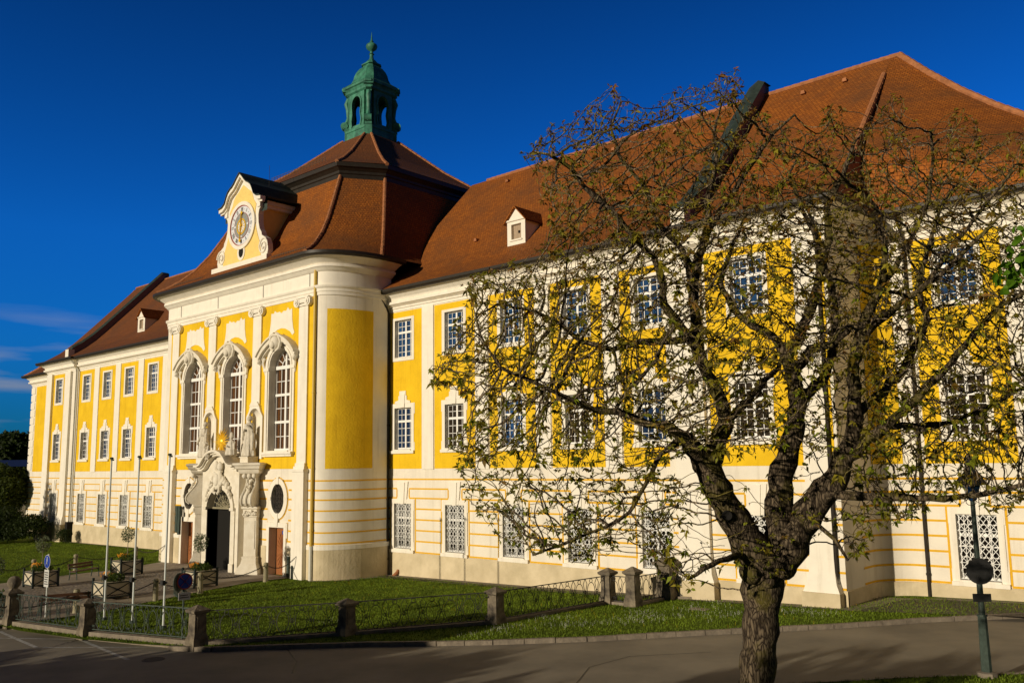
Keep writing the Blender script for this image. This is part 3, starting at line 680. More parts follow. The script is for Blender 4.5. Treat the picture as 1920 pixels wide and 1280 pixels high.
# yellow is cut away behind the surrounds: fill rim
# ------------------------------------------------------------ tall arched windows
def tall_window(c):
    s = MB(); out_ = arch(c, 1.42, WZ0-.04, WSP, 1.36); inn = arch(c, WHW, WZ0-.04, WSP)
    s.ring(inn, out_, PY-.1, PY)
    s.ring(arch(c, 1.12, WZ0, WSP, 1.12), arch(c, 1.24, WZ0, WSP, 1.22), PY-.15, PY-.09)
    for sx in (-1, 1):
        a, b = sorted((c+sx*1.0, c+sx*1.52)); s.box(a, b, PY-.17, PY, 11.12, 11.3)
        s.tube([(c+sx*1.48, PY-.12, 11.9), (c+sx*1.6, PY-.14, 11.6), (c+sx*1.5, PY-.1, 11.3), (c+sx*1.46, PY-.06, 10.9)], [.1, .09, .07, .03], 6)
    w_ = B(s, 'tall_window', M['trim'])
    def sub(mb, n, m, smooth=False): o = mb.build(n, m, None, smooth); o.parent = w_; o.matrix_parent_inverse = PX if False else Matrix(); return o
    # hood: ogee drip mould over the arch
    h = MB(); pi_, po = [], []
    for i in range(17):
        t = i/16*2-1; x = t*1.88
        z = 12.78 - .95*abs(t)**1.7 - (.12*max(0, abs(t)-.8)/.2 if abs(t) > .8 else 0); pi_.append((c+x*.96, z)); po.append((c+x, z+.24))
    h.ring(pi_, po, PY-.42, PY); h.ring([(q[0], q[1]+.1) for q in po], [(q[0], q[1]) for q in po], PY-.52, PY)
    h.ring([(q[0], q[1]-.12) for q in pi_], pi_, PY-.24, PY)
    for sx in (-1, 1): h.tube([(c+sx*1.8, PY-.3, 11.8), (c+sx*1.72, PY-.34, 11.65), (c+sx*1.66, PY-.2, 11.5)], [.13, .12, .06], 8)
    sub(h, 'hood_moulding', M['stone'])
    k = MB(); k.sphere((c, PY-.42, 12.62), .36, 12, 8, (1, .7, 1.15)); k.sphere((c, PY-.62, 12.5), .2, 10, 7, (1, .6, 1.1))
    for a in (-1, 1): k.tube([(c+a*.1, PY-.42, 13.15), (c+a*.38, PY-.44, 13.0), (c+a*.5, PY-.4, 12.65), (c+a*.36, PY-.4, 12.3), (c+a*.1, PY-.44, 12.15)], [.09, .12, .1, .1, .06], 7)
    sub(k, 'cartouche', M['stone'], True)
    st = MB(); st.box(c-1.5, c+1.5, PY-.3, PY+.0, 6.42, 6.56); st.box(c-1.42, c+1.42, PY-.2, PY, 6.3, 6.42); st.box(c-WHW, c+WHW, PY-.2, PY+.5, 6.56, 6.62); sub(st, 'sill', M['trim'])
    y = PY+.42; f = MB()
    for sx in (-1, 1): a, b = sorted((c+sx*WHW, c+sx*(WHW-.09))); f.box(a, b, y-.05, y+.04, WZ0, WSP)
    f.box(c-.08, c+.08, y-.08, y+.04, WZ0, WTOP-.03); f.ring(arch(c, WHW-.09, WSP-.01, WSP)[1:-1], arch(c, WHW, WSP-.01, WSP)[1:-1], y-.05, y+.04)
    H = WSP-WZ0
    for q, t in ((0.02, .1), (.345, .14), (.67, .14), (1.0, .2)): f.box(c-WHW+.05, c+WHW-.05, y-.1, y+.04, WZ0+H*q-t/2, WZ0+H*q+t/2)
    for q in (.175, .51, .835): f.box(c-WHW+.05, c+WHW-.05, y-.03, y+.02, WZ0+H*q-.02, WZ0+H*q+.02)
    for sx in (-1, 1): f.box(c+sx*.5-.02, c+sx*.5+.02, y-.03, y+.02, WZ0, WSP)
    f.ring(arch(c, .44, WSP, WSP)[1:-1], arch(c, .49, WSP, WSP)[1:-1], y-.03, y+.02)
    for a in (30, 60, 120, 150): f.bar((c+.48*math.cos(R(a)), y, WSP+.48*math.sin(R(a))), (c+.98*math.cos(R(a)), y, WSP+.98*math.sin(R(a))), .04)
    sub(f, 'sash', M['sash'])
    g = MB(); g.prism(arch(c, WHW-.02, WZ0+.02, WSP)[::-1][::-1], y+.045, y+.06); sub(g, 'pane', M['glass_dark'])
    a = MB()      # painted drape-shaped panel above the hood
    pts = []
    top = [(-1.02, 14.42), (-.75, 14.4), (-.68, 14.55), (-.45, 14.42), (-.2, 14.45), (0, 14.34), (.2, 14.45), (.45, 14.42), (.62, 14.6), (.8, 14.42), (1.02, 14.5)]
    bot = [(1.05, 13.9), (1.15, 13.4), (1.28, 13.1), (1.1, 12.98), (.85, 13.22), (.4, 13.42), (0, 13.48), (-.4, 13.42), (-.85, 13.22), (-1.1, 12.98), (-1.28, 13.05), (-1.12, 13.5), (-1.05, 13.9)]
    a.prism([(c+x, z) for x, z in (top+bot)][::-1], PY-.045, PY-.02); sub(a, 'drape_panel', M['trim'])
for c in WX: tall_window(c)
# oval windows and side doors
for c in OV:
    s = MB(); s.ring(ell(c, OZ, ORX, ORZ), ell(c, OZ, .93, 1.12), PY-.06, PY, True)
    for a in (0, 90, 180, 270):
        u_ = Vector((math.cos(R(a)), math.sin(R(a)))); p = (c+u_.x*.8, OZ+u_.y*.99); hh, vv = (.16, .1) if a % 180 == 0 else (.1, .2); s.box(p[0]-hh, p[0]+hh, PY-.09, PY, p[1]-vv, p[1]+vv)
    w_ = B(s, 'oval_window', M['trim'])
    g = MB(); g.prism(ell(c, OZ, ORX, ORZ)[::-1], PY+.2, PY+.22); g.build('pane', M['dark'], w_)
    g = MB()
    for k_ in range(-3, 4): x = c+k_*.17; hz = ORZ*math.sqrt(max(0, 1-(k_*.17/ORX)**2)); g.bar((x, PY+.1, OZ-hz), (x, PY+.1, OZ+hz), .02)
    for j in range(6):
        for i in range(5):
            xx, zz = c-.48+i*.24, OZ-.65+j*.26
            if ((xx-c)/ORX)**2+((zz-OZ)/ORZ)**2 < .8: g.tube([(xx+.09*math.cos(t), PY+.08, zz+.09*math.sin(t)) for t in [R(a) for a in range(0, 361, 45)]], .012, 3, False)
    g.build('grille', M['manhole'], w_)
    s = MB()
    for sx in (-1, 1):
        a, b = sorted((c+sx*SDH, c+sx*(SDH+.22))); s.box(a, b, PY-.09, PY, ZB, 2.45)
        a, b = sorted((c+sx*(SDH+.22), c+sx*(SDH+.3))); s.box(a, b, PY-.07, PY, 1.9, 2.7)
    s.box(c-SDH-.22, c+SDH+.22, PY-.09, PY, 2.45, 2.72); s.prism([(c-.12, 2.5), (c+.12, 2.5), (c+.18, 2.95), (c-.18, 2.95)], PY-.13, PY-.05)
    dr_ = B(s, 'side_door', M['trim'])
    g = MB(); g.box(c-SDH, c+SDH, PY+.4, PY+.46, G(c), 2.45); d_ = g.build('door_leaf', M['wood'], dr_)
    g = MB()
    for a in range(0, 181, 15): g.bar((c, PY+.385, 1.2), (c+.62*math.cos(R(a)), PY+.385, 1.2+1.0*math.sin(R(a))), .02); g.bar((c, PY+.385, 1.1), (c+.62*math.cos(R(a)), PY+.385, 1.1-1.0*math.sin(R(a))), .02)
    g.build('door_moulding', M['wood'], dr_)
    if c > XC:
        g = MB(); g.box(c-.08, c+.14, PY+.36, PY+.395, 2.05, 2.25); g.build('house_number_plate', M['blue'], dr_)
        g = MB(); g.box(c+.015, c+.045, PY+.352, PY+.362, 2.08, 2.22); g.build('numeral', M['signwhite'], dr_)
# niches on the middle pilasters
for c in (-13.15, -8.15):
    s = MB(); nh = .62
    s.ring(arch(c, nh, 6.2, 8.45, nh), [(c+.84, 6.2)] + [(c+.84, 8.6)]*3 + [(c+.6, 8.9)]*2 + [(c+.45, 9.25)]*3 + [(c-.45, 9.25)]*2 + [(c-.6, 8.9)]*2 + [(c-.84, 8.6)]*4, PY-.16, PY-.02)
    s.prism([(c-.5, 9.2), (c+.5, 9.2), (c+.3, 9.45), (c-.3, 9.45)], PY-.2, PY)
    o = B(s, 'niche', M['trim'])
    g = MB(); n0 = len(g.v); k = 10                                   # hollow back with a half dome
    for i in range(k+1):
        a = math.pi*i/k; g.v += [(c+nh*math.cos(a), PY-.1+.42*math.sin(a), 6.2), (c+nh*math.cos(a), PY-.1+.42*math.sin(a), 8.45)]
    for i in range(k): g.f.append((2*i, 2*i+2, 2*i+3, 2*i+1)); g.m.append(0)
    for j in range(6):
        e0_, e1 = R(15*j), R(15*(j+1))
        for i in range(k):
            a, b = math.pi*i/k, math.pi*(i+1)/k
            q = lambda t, e: (c+nh*math.cos(t)*math.cos(e), PY-.1+.42*math.sin(t)*math.cos(e), 8.45+nh*math.sin(e))
            g.face([q(a,e0_), q(b,e0_), q(b,e1), q(a,e1)])
    g.build('niche_back', M['trim'], o, True)
# ------------------------------------------------------------ portal
gz = G(XC)
p = MB(); YP = -4.72
wallgrid(p, YP, XC-2.05, XC+2.05, gz, 5.6, [(XC-1.3, XC+1.3, gz, 4.5)], reveal=False)
cv = arch(XC, 1.3, gz, 3.35, 1.15); spandrel(p, cv, YP, 0, 0, 0, 0, .75)
for a, b in zip(cv[1:-1], cv[2:-1]): p.face([(a[0],YP,a[1]),(b[0],YP,b[1]),(b[0],YP,4.5),(a[0],YP,4.5)])
p.box(XC-2.05, XC-2.03, YP, PY, gz, 5.6); p.box(XC+2.03, XC+2.05, YP, PY, gz, 5.6)
p.ring(arch(XC, 1.32, 3.35, 3.35, 1.17), arch(XC, 1.62, 3.35, 3.35, 1.45), YP-.1, YP)
for sx in (-1, 1):
    a, b = sorted((XC+sx*1.3, XC+sx*1.72)); p.box(a, b, YP-.16, PY, 3.3, 3.46); p.box(a, b, YP-.06, PY, gz, 3.3); p.box(min(a, a-.06*-sx), b, YP-.12, PY, gz, gz+.5)
portal = B(p, 'portal', M['stone'])
def sub(mb, n, m, par, smooth=False): o = mb.build(n, m, None, smooth); o.parent = par; return o
for sx in (-1, 1):
    n_ = Vector((sx*.5, -.866, 0)); t_ = Vector((.866*sx, .5, 0)) * sx; c0 = Vector((XC+sx*2.85, -4.3, 0))
    def loft(levels, name, cx_off=0):
        mb = MB(); n0 = len(mb.v)
        for z, hw, fo in levels:
            for a, b in ((-hw, fo), (hw, fo), (hw, -.35), (-hw, -.35)): q = c0 + t_*a + n_*b; mb.v.append((q.x, q.y, z))
        for i in range(len(levels)-1):
            for j in range(4): a = n0+4*i+j; b = n0+4*i+(j+1) % 4; mb.f.append((a, b, b+4, a+4)); mb.m.append(0)
        mb.f.append((n0, n0+1, n0+2, n0+3)); e = n0+4*(len(levels)-1); mb.f.append((e, e+1, e+2, e+3)); mb.m += [0, 0]
        return sub(mb, name, M['stone'], portal)
    loft([(gz-.1, .68, .62), (gz+.12, .68, .62), (gz+.35, .6, .55), (gz+.6, .46, .42), (gz+.85, .42, .36), (gz+.95, .45, .38), (gz+1.0, .37, .3), (2.95, .37, .3), (3.0, .41, .34), (3.4, .42, .36), (3.45, .49, .44), (3.56, .49, .44)], 'portal_pier')
    loft([(1.25, .3, .33), (2.8, .3, .33)], 'pier_panel')
    loft([(3.56, .29, .45), (3.62, .31, .68), (3.75, .32, .82), (3.95, .32, .86), (4.15, .31, .78), (4.4, .30, .56), (4.65, .29, .36), (4.9, .29, .24), (5.1, .30, .26), (5.28, .35, .4), (5.4, .46, .5)], 'scroll_console')
    for e_ in (-.29, 0, .29):
        g = MB(); pr_ = [(3.62, .68), (3.75, .84), (3.95, .89), (4.15, .81), (4.4, .59), (4.65, .39), (4.9, .27), (5.1, .29), (5.26, .42)]
        g.tube([c0 + t_*e_*(1 if z < 4.2 else .92) + n_*f_ + Vector((0, 0, z)) for z, f_ in pr_], .055, 6); sub(g, 'console_rib', M['stone'], portal, True)
    loft([(5.4, .56, .56), (5.5, .62, .62), (5.6, .62, .66), (5.66, .72, .78), (5.8, .76, .84), (5.86, .84, .92), (5.96, .84, .92), (6.0, .6, .7)], 'portal_cornice')
    g = MB(); rnd = random.Random(3+sx)
    for i in range(22):
        z = 5.25-i*.07; off = .34+.3*max(0, math.sin((5.1-z)*1.9))**2 if z > 3.7 else .6
        q = c0 + t_*rnd.uniform(-.12, .12) + n_*(off+.05); g.sphere((q.x, q.y, z), .05+rnd.random()*.05, 7, 5)
    for i in range(16): q = c0 + t_*(-.36+i*.048) + n_*.4; g.sphere((q.x, q.y, 3.2+rnd.uniform(-.1, .1)), .08, 7, 5)
    for a in (-.3, 0, .3): q = c0+t_*a+n_*.5; g.sphere((q.x, q.y, 5.25), .14, 9, 6)
    sub(g, 'carved_garland', M['stone'], portal, True)
g = MB(); cu = [(-2.15, 5.55), (-1.75, 5.55), (-1.45, 5.68), (-1.15, 5.98), (-.8, 6.25), (-.4, 6.38), (0, 6.42), (.4, 6.38), (.8, 6.25), (1.15, 5.98), (1.45, 5.68), (1.75, 5.55), (2.15, 5.55)]
for dz, th, yo in ((0, .12, -5.0), (.12, .1, -5.12), (.22, .12, -5.3)): g.ring([(XC+x, z+dz) for x, z in cu], [(XC+x, z+dz+th) for x, z in cu], yo, PY)
sub(g, 'curved_pediment', M['stone'], portal)
g = MB()
g.prism([(XC+x, z) for x, z in [(-2.0, 5.6), (2.0, 5.6), (1.4, 5.7), (1.0, 6.0), (.4, 6.4), (-.4, 6.4), (-1.0, 6.0), (-1.4, 5.7)]], YP, PY); sub(g, 'pediment_field', M['stone'], portal)
rnd = random.Random(5); g = MB()
g.sphere((XC, YP-.16, 5.05), .45, 14, 10, (1, .4, 1.25)); g.sphere((XC, YP-.3, 5.05), .28, 12, 8, (1, .4, 1.3)); g.sphere((XC-.15, YP-.2, 5.85), .17, 9, 7, (1, .7, 1.6)); g.sphere((XC+.25, YP-.2, 5.8), .2, 9, 7, (1, .7, 1.3))
for i in range(70):
    t = rnd.uniform(-1, 1); x = t*1.35; z = 5.15-1.0*abs(t)**2.2 + rnd.uniform(-.13, .13) - (.4 if abs(t) > .85 else 0)*rnd.random()
    g.sphere((XC+x, YP-.06-rnd.random()*.1, z), .06+rnd.random()*.08, 7, 5)
for i in range(10): a = rnd.uniform(0, 6.28); g.sphere((XC+.42*math.cos(a), YP-.15, 5.1+.55*math.sin(a)), .12, 8, 6)
for sx in (-1, 1): g.tube([(XC+sx*.1, YP-.2, 4.25), (XC+sx*.3, YP-.25, 4.35), (XC+sx*.28, YP-.22, 4.6), (XC+sx*.1, YP-.2, 4.7)], [.1, .09, .08, .06], 7)
sub(g, 'coat_of_arms', M['stone'], portal, True)
FY = YP+.32
g = MB(); g.prism(arch(XC, 1.3, 3.4, 3.4, 1.1), FY+.04, FY+.08); sub(g, 'fanlight', M['dark'], portal)
g = MB()
for a in range(0, 181, 20): g.bar((XC, FY, 3.4), (XC+1.25*math.cos(R(a)), FY, 3.4+1.05*math.sin(R(a))), .035)
for rr in (.35, .7, 1.0): g.tube([(XC+rr*1.2*math.cos(R(a)), FY, 3.4+rr*math.sin(R(a))) for a in range(0, 181, 12)], .02, 4)
for i in range(26):
    a = R(rnd.uniform(8, 172)); rr = rnd.uniform(.25, .9); cx_, cz_ = XC+1.2*rr*math.cos(a), 3.4+rr*math.sin(a); g.tube([(cx_+.1*math.cos(R(t)), FY-.01, cz_+.1*math.sin(R(t))) for t in range(0, 361, 45)], .015, 3, False)
g.box(XC-1.3, XC+1.3, FY-.06, FY+.08, 3.34, 3.44); sub(g, 'fanlight_grille', M['post'], portal)
g = MB(); g.box(XC-3, XC+3, PY+3.0, PY+3.2, gz-.2, 4.8); g.box(XC-3, XC-2.9, PY+.5, PY+3.2, gz-.2, 4.8); g.box(XC+2.9, XC+3, PY+.5, PY+3.2, gz-.2, 4.8); g.box(XC-3, XC+3, PY+.5, PY+3.2, 4.8, 4.9); g.box(XC-1.3, XC+1.3, FY+.3, FY+.36, gz-.1, 4.6); sub(g, 'dark_passage', M['dark'], portal)  # near-black sheet across the doorway paints in the shade of the passage

# ------------------------------------------------------------ clock gable
YC = -3.75; ck = MB(); CX = XC
prof = [(2.75, 18.1), (2.85, 18.45), (2.8, 18.85), (2.6, 19.2), (2.25, 19.4), (2.15, 19.45), (2.1, 19.65), (1.9, 19.9), (1.76, 20.3), (1.72, 20.8), (1.8, 21.1), (1.95, 21.25), (1.95, 21.75), (1.8, 21.8), (1.55, 22.0), (1.4, 22.35), (1.25, 22.6), (1.0, 22.8), (.85, 22.85), (.6, 23.05), (.35, 23.3), (0, 23.6)]
outl = [(CX+x, z) for x, z in prof] + [(CX-x, z) for x, z in prof[-2::-1]]
ck.prism(outl, YC, YC+.35); gable = B(ck, 'clock_gable', M['trim'])
pin = [(2.1, 18.12), (2.1, 18.5), (1.95, 19.1), (1.75, 19.5), (1.55, 20.0), (1.45, 20.5), (1.42, 21.2), (1.5, 21.5), (1.2, 21.85), (1.05, 22.2), (.85, 22.45), (.5, 22.65), (0, 23.0)]
g = MB(); g.prism([(CX+x, z) for x, z in pin] + [(CX-x, z) for x, z in pin[-2::-1]], YC-.03, YC); sub(g, 'yellow_field', M['clock_yellow'], gable)
g = MB(); g.box(CX-3.1, CX+3.1, YC-.25, YC+.4, 17.72, 18.1); g.box(CX-3.0, CX+3.0, YC-.1, YC+.4, 17.3, 17.72); sub(g, 'base_ledge', M['trim'], gable)
g = MB(); top = [(q[0], q[1]) for q in prof[12:]]; tl = [(CX+2.35, 21.72), (CX+2.3, 21.85)] + [(CX+x, z) for x, z in top[1:]]
tl = [(CX+2.35, 21.8), (CX+1.95, 21.85), (CX+1.65, 22.05), (CX+1.48, 22.4), (CX+1.3, 22.68), (CX+1.0, 22.88), (CX+.85, 22.93), (CX+.6, 23.12), (CX+.35, 23.38), (CX, 23.68)]
full_t = tl + [(2*CX-x, z) for x, z in tl[-2::-1]]
g.ring([(x, z-.22) for x, z in full_t], full_t, YC-.3, YC+.05); g.ring([(x*1.0, z-.34) for x, z in full_t], [(x, z-.22) for x, z in full_t], YC-.16, YC+.02)
sub(g, 'gable_cornice', M['trim'], gable)
g = MB(); g.ring(full_t, [(x, z+.07) for x, z in full_t], YC-.38, 1.2); 
for i in range(len(full_t)-1):
    a, b = full_t[i], full_t[i+1]; g.face([(a[0], YC+.2, a[1]), (b[0], YC+.2, b[1]), (b[0], YC+.2, 21.0), (a[0], YC+.2, 21.0)])
sub(g, 'gable_roof', M['copper_dark'], gable)
g = MB(); g.box(CX-1.45, CX+1.45, YC+.3, .6, 17.6, 21.5); sub(g, 'gable_flank', M['clock_yellow'], gable)
g = MB(); g.box(CX-1.85, CX+1.85, YC+.3, .9, 21.5, 21.75); g.box(CX-1.72, CX+1.72, YC+.3, .7, 21.3, 21.5); sub(g, 'flank_cornice', M['trim'], gable)
g = MB()
for sx in (-1, 1):
    pts = []
    for i in range(26): a = R(i*28); rr = .5-.017*i; pts.append((CX+sx*(2.35+rr*math.cos(a)), YC-.03, 18.72+rr*math.sin(a)*1.1))
    g.tube(pts, .05, 5); g.box(*sorted((CX+sx*1.7, CX+sx*2.0)), YC-.08, YC, 21.25, 21.7)
sub(g, 'scroll_ornament', M['trim'], gable)
circ = lambda r, cz=20.42, n=40: [(CX+r*math.cos(2*math.pi*i/n), cz+r*math.sin(2*math.pi*i/n)) for i in range(n)]
g = MB(); g.ring(circ(1.27), circ(1.5), YC-.12, YC, True); clock = sub(g, 'clock', M['trim'], gable)
g = MB(); g.prism(circ(1.27)[::-1], YC-.06, YC-.03); sub(g, 'dial', M['dial'], clock)
g = MB(); g.ring(circ(1.22), circ(1.27), YC-.085, YC-.06, True); g.ring(circ(.8), circ(.825), YC-.085, YC-.06, True); sub(g, 'red_rim', M['red'], clock)
g = MB(); g.prism(circ(.8)[::-1], YC-.08, YC-.06); sub(g, 'inner_dial', M['dial_grey'], clock)
g = MB(); g.ring(circ(.42, 20.35), circ(.5, 20.35), YC-.11, YC-.08, True)
for a in range(0, 360, 30): g.bar((CX+.1*math.cos(R(a)), YC-.1, 20.35+.1*math.sin(R(a))), (CX+.4*math.cos(R(a)), YC-.1, 20.35+.4*math.sin(R(a))), .03)
sub(g, 'gilded_ring', M['gold'], clock)
g = MB(); g.prism(circ(.38, 20.36)[::-1], YC-.095, YC-.08)
for a in range(0, 360, 90): q = (CX+.7*math.cos(R(a)), 20.42+.7*math.sin(R(a))); g.box(q[0]-.09, q[0]+.09, YC-.1, YC-.08, q[1]-.06, q[1]+.06)
sub(g, 'astronomical_disc', M['dial'], clock)
ROM = ['XII', 'I', 'II', 'III', 'IIII', 'V', 'VI', 'VII', 'VIII', 'IX', 'X', 'XI']
g = MB()
for h, s_ in enumerate(ROM):
    th = R(90-h*30); u_ = Vector((math.cos(th), 0, math.sin(th))); v_ = Vector((math.sin(th), 0, -math.cos(th)))
    wds = {'I': .07, 'V': .13, 'X': .13}; tot = sum(wds[c] for c in s_); x = -tot/2; o_ = Vector((CX, YC-.07, 20.42))
    for c in s_:
        a = o_ + u_*.9; b = o_ + u_*1.14; q = x+wds[c]/2
        if c == 'I': g.bar(a+v_*q, b+v_*q, .025)
        elif c == 'V': g.bar(a+v_*q, b+v_*(q-.045), .025); g.bar(a+v_*q, b+v_*(q+.045), .025)
        else: g.bar(a+v_*(q-.045), b+v_*(q+.045), .025); g.bar(a+v_*(q+.045), b+v_*(q-.045), .025)
        x += wds[c]
    th2 = R(75-h*30); q = o_+Vector((math.cos(th2), 0, math.sin(th2)))*1.02; g.box(q.x-.02, q.x+.02, YC-.075, YC-.06, q.z-.02, q.z+.02)
sub(g, 'numerals', M['dial_grey'], clock)
g = MB(); o_ = Vector((CX, YC-.16, 20.42))
for ang, ln_, wd in ((-93, .95, .07), (84, .78, .09)):
    e = o_+Vector((math.cos(R(ang)), 0, math.sin(R(ang))))*ln_; g.bar(o_, e, wd, .03); g.sphere((e.x, e.y, e.z), .11, 8, 6, (1, .4, 1))
g.sphere(tuple(o_), .1, 8, 6, (1, .5, 1)); sub(g, 'hands', M['gold'], clock)
g = MB(); g.ring(ell(CX, 18.75, .26, .34, 20), ell(CX, 18.75, .42, .52, 20), YC-.07, YC, True); ov = sub(g, 'oculus', M['trim'], gable)
g = MB(); g.prism(ell(CX, 18.75, .27, .35, 20)[::-1], YC-.04, YC-.032); sub(g, 'oculus_opening', M['dark'], ov)

# ------------------------------------------------------------ roofs
def roof_strip(mb, rows):
    """rows: list of polylines from eaves to ridge, same point count; quads with uv in metres"""
    v = 0
    for ra, rb in zip(rows, rows[1:]):
        dv = sum((Vector(b)-Vector(a)).length for a, b in zip(ra, rb))/len(ra)
        dv = max((Vector(b)-Vector(a)).length for a, b in zip(ra, rb))
        ua = [0]; 
        for a, b in zip(ra, ra[1:]): ua.append(ua[-1]+(Vector(b)-Vector(a)).length)
        t = (Vector(rows[0][-1])-Vector(rows[0][0])); t = t.normalized() if t.length > .1 else Vector((1,0,0))
        U = lambda p: Vector(p).dot(t)
        for i in range(len(ra)-1):
            mb.face([ra[i], ra[i+1], rb[i+1], rb[i]], [(U(ra[i]), v), (U(ra[i+1]), v), (U(rb[i+1]), v+dv), (U(rb[i]), v+dv)])
        v += dv
def Br(mb, name, m, parent=None):
    me = bpy.data.meshes.new(name); me.from_pydata(mb.v, [], mb.f); me.materials.append(m)
    if mb.uv:
        uvl = me.uv_layers.new(name='UVMap')
        for fi, uvs in mb.uv.items():
            for li, q in zip(me.polygons[fi].loop_indices, uvs): uvl.data[li].uv = q
    o = bpy.data.objects.new(name, me); COL.objects.link(o); o.parent = parent or abbey
    if parent is None: o.matrix_parent_inverse = PX
    return o
RIDGE = 23.85; RYY = 8.0
rp = [(-.8, 15.44), (0, 15.92), (.8, 16.45), (1.7, 17.2), (2.6, 18.1), (3.6, 19.15), (RYY, RIDGE)]
def main_roof(x0, x1, name='roof', m=None, dy=0):
    mb = MB(); rows = [[(x0+(x1-x0)*i/8, y+dy*(1-k/6), z) for i in range(9)] for k, (y, z) in enumerate(rp)]
    roof_strip(mb, rows)
    rows = [[(x1-(x1-x0)*i/8, 2*RYY-y, z) for i in range(9)] for k, (y, z) in enumerate(rp)]; roof_strip(mb, rows)
    return Br(mb, name, m or M['tile'])
r1 = main_roof(-2.4, 24.35); r2 = main_roof(-49.6, -18.9, m=M['tile_old'])
# right corner pavilion: front slope up to the apex, hip, flank along the east wing
APX = (24.7, RYY, RIDGE+.02); ECR = (35.6, 2.85, 15.44)
def lerp(a, b, t): return tuple(a[i]+(b[i]-a[i])*t for i in range(3))
def sag(t): return t - .30*t*(1-t)*(1.0)
mb = MB(); rows = []
for k in range(9):
    t = k/8; yy, zz = [(2.85, 15.44), (3.0, 17.4), (3.3, 18.35), (3.8, 19.1), (4.6, 19.95), (5.4, 20.86), (6.2, 21.82), (7.0, 22.77), (RYY, RIDGE)][k]
    a = (24.0+.28*t, yy, zz); hh = t*(.48+.52*t); b = (ECR[0]+(APX[0]-ECR[0])*t, 2.85+(RYY-2.85)*t, 15.44+(RIDGE-15.44)*hh)
    rows.append([lerp(a, b, (i/6)**.6) for i in range(7)])
hipR = [r[-1] for r in rows]
roof_strip(mb, rows); Br(mb, 'roof', M['tile'])
mb = MB(); rows = [[p_, (p_[0], 60, p_[2])] for p_ in hipR]; roof_strip(mb, rows)
rows = [[(p_[0], 60, p_[2]), (2*24.7-p_[0], 60, p_[2]), (2*24.7-p_[0], 16, p_[2])] for p_ in hipR]; roof_strip(mb, [r[1:] for r in rows]); Br(mb, 'roof', M['tile'])
# verge of the main roof where it stands above the corner pavilion
mb = MB()
for (ya, za), (yb, zb_) in zip(rp, rp[1:]):
    mb.face([(24.35, ya, za), (24.35, yb, zb_), (24.35, yb, min(zb_-.1, 15.3)), (24.35, ya, min(za-.1, 15.3))])
Br(mb, 'verge_wall', M['ridge'])
# left hip
mb = MB(); ECL = (-62.6, 2.3, 15.35); APL = (-50.2, RYY, RIDGE-.3); rows = []
for k in range(9):
    t = k/8; h = t*(.62+.38*t)
    y = 2.3+(RYY-2.3)*t; z = 15.35+(RIDGE-.3-15.35)*h; xa = ECL[0]+(APL[0]-ECL[0])*t; rows.append([(xa, y, z), ((xa-49)/2, y, z), (-48.9, y, z)])
hipL = [r[0] for r in rows]; roof_strip(mb, rows)
rows = [[(p_[0], 16.5-(p_[1]-2.3)*0, p_[2]), p_] for p_ in hipL]; roof_strip(mb, rows); Br(mb, 'roof', M['tile_old'])
mb = MB()
for (ya, za), (yb, zb_) in zip(rp, rp[1:]): mb.face([(-49.6, ya, za), (-49.6, yb, zb_), (-49.6, yb, 15.3), (-49.6, ya, 15.3)])
Br(mb, 'verge_wall', M['white'])
# ridge and hip tiles
def ridge_tiles(pts, r=.13, ln=.42, m='ridge', name='ridge_tiles'):
    mb = MB()
    for a, b in zip(pts, pts[1:]):
        a, b = Vector(a), Vector(b); n = max(1, round((b-a).length/ln)); 
        for i in range(n): p0 = a.lerp(b, i/n); p1 = a.lerp(b, (i+1.12)/n); mb.tube([p0, p1], [r, r*.82], 8)
    return B(mb, name, M[m])
ridge_tiles([(-1, RYY, RIDGE), APX]); ridge_tiles(hipR[::-1], .16); ridge_tiles([(-49.9, RYY, RIDGE-.1), (-24, RYY, RIDGE)]); ridge_tiles(hipL[::-1]); ridge_tiles([(24.7, RYY, RIDGE), (24.7, 60, RIDGE)])
ridge_tiles([(24.3, y, z+.03) for y, z in rp[4:6]]+[(24.3, 6.9, rp[5][1]+(RIDGE-rp[5][1])*(6.9-3.6)/4.4)], .13)
# fire walls over the roof
for X in (18.0, -44.2):
    mb = MB(); path = [(y, z) for y, z in rp if y > -.5] + [(RYY+.4, RIDGE)]
    lo = [(-.25, 15.5)] + path; hh_ = .62 if X > 0 else .5; hi = [(y-.5*hh_, z+hh_) for y, z in lo[:-1]] + [(RYY+.4, RIDGE+hh_)]
    for i in range(len(lo)-1):
        for x in (X-.22, X+.22): mb.face([(x, lo[i][0], lo[i][1]-.2), (x, lo[i+1][0], lo[i+1][1]-.2), (x, hi[i+1][0], hi[i+1][1]), (x, hi[i][0], hi[i][1])])
    mb.face([(X-.22, lo[-1][0], lo[-1][1]), (X+.22, lo[-1][0], lo[-1][1]), (X+.22, hi[-1][0], hi[-1][1]), (X-.22, hi[-1][0], hi[-1][1])])
    fwl = B(mb, 'fire_wall', M['plum'])
    mb = MB(); w_ = .5 if X > 0 else .42
    for i in range(len(hi)-1):
        a, b = hi[i], hi[i+1]
        L0 = [(X-w_, a[0], a[1]-.1), (X, a[0], a[1]+.16), (X+w_*.7, a[0], a[1]-.02)]; L1 = [(X-w_, b[0], b[1]-.1), (X, b[0], b[1]+.16), (X+w_*.7, b[0], b[1]-.02)]
        for q in (0, 1): mb.face([L0[q], L0[q+1], L1[q+1], L1[q]])
        mb.face([L0[0], L1[0], L1[2], L0[2]])
    sub(mb, 'copper_coping', M['copper_dark'], fwl)
    mb = MB(); mb.box(X-.36, X+.3, -.62, -.1, 15.42, 16.25); sub(mb, 'corbel_block', M['trim'], fwl)
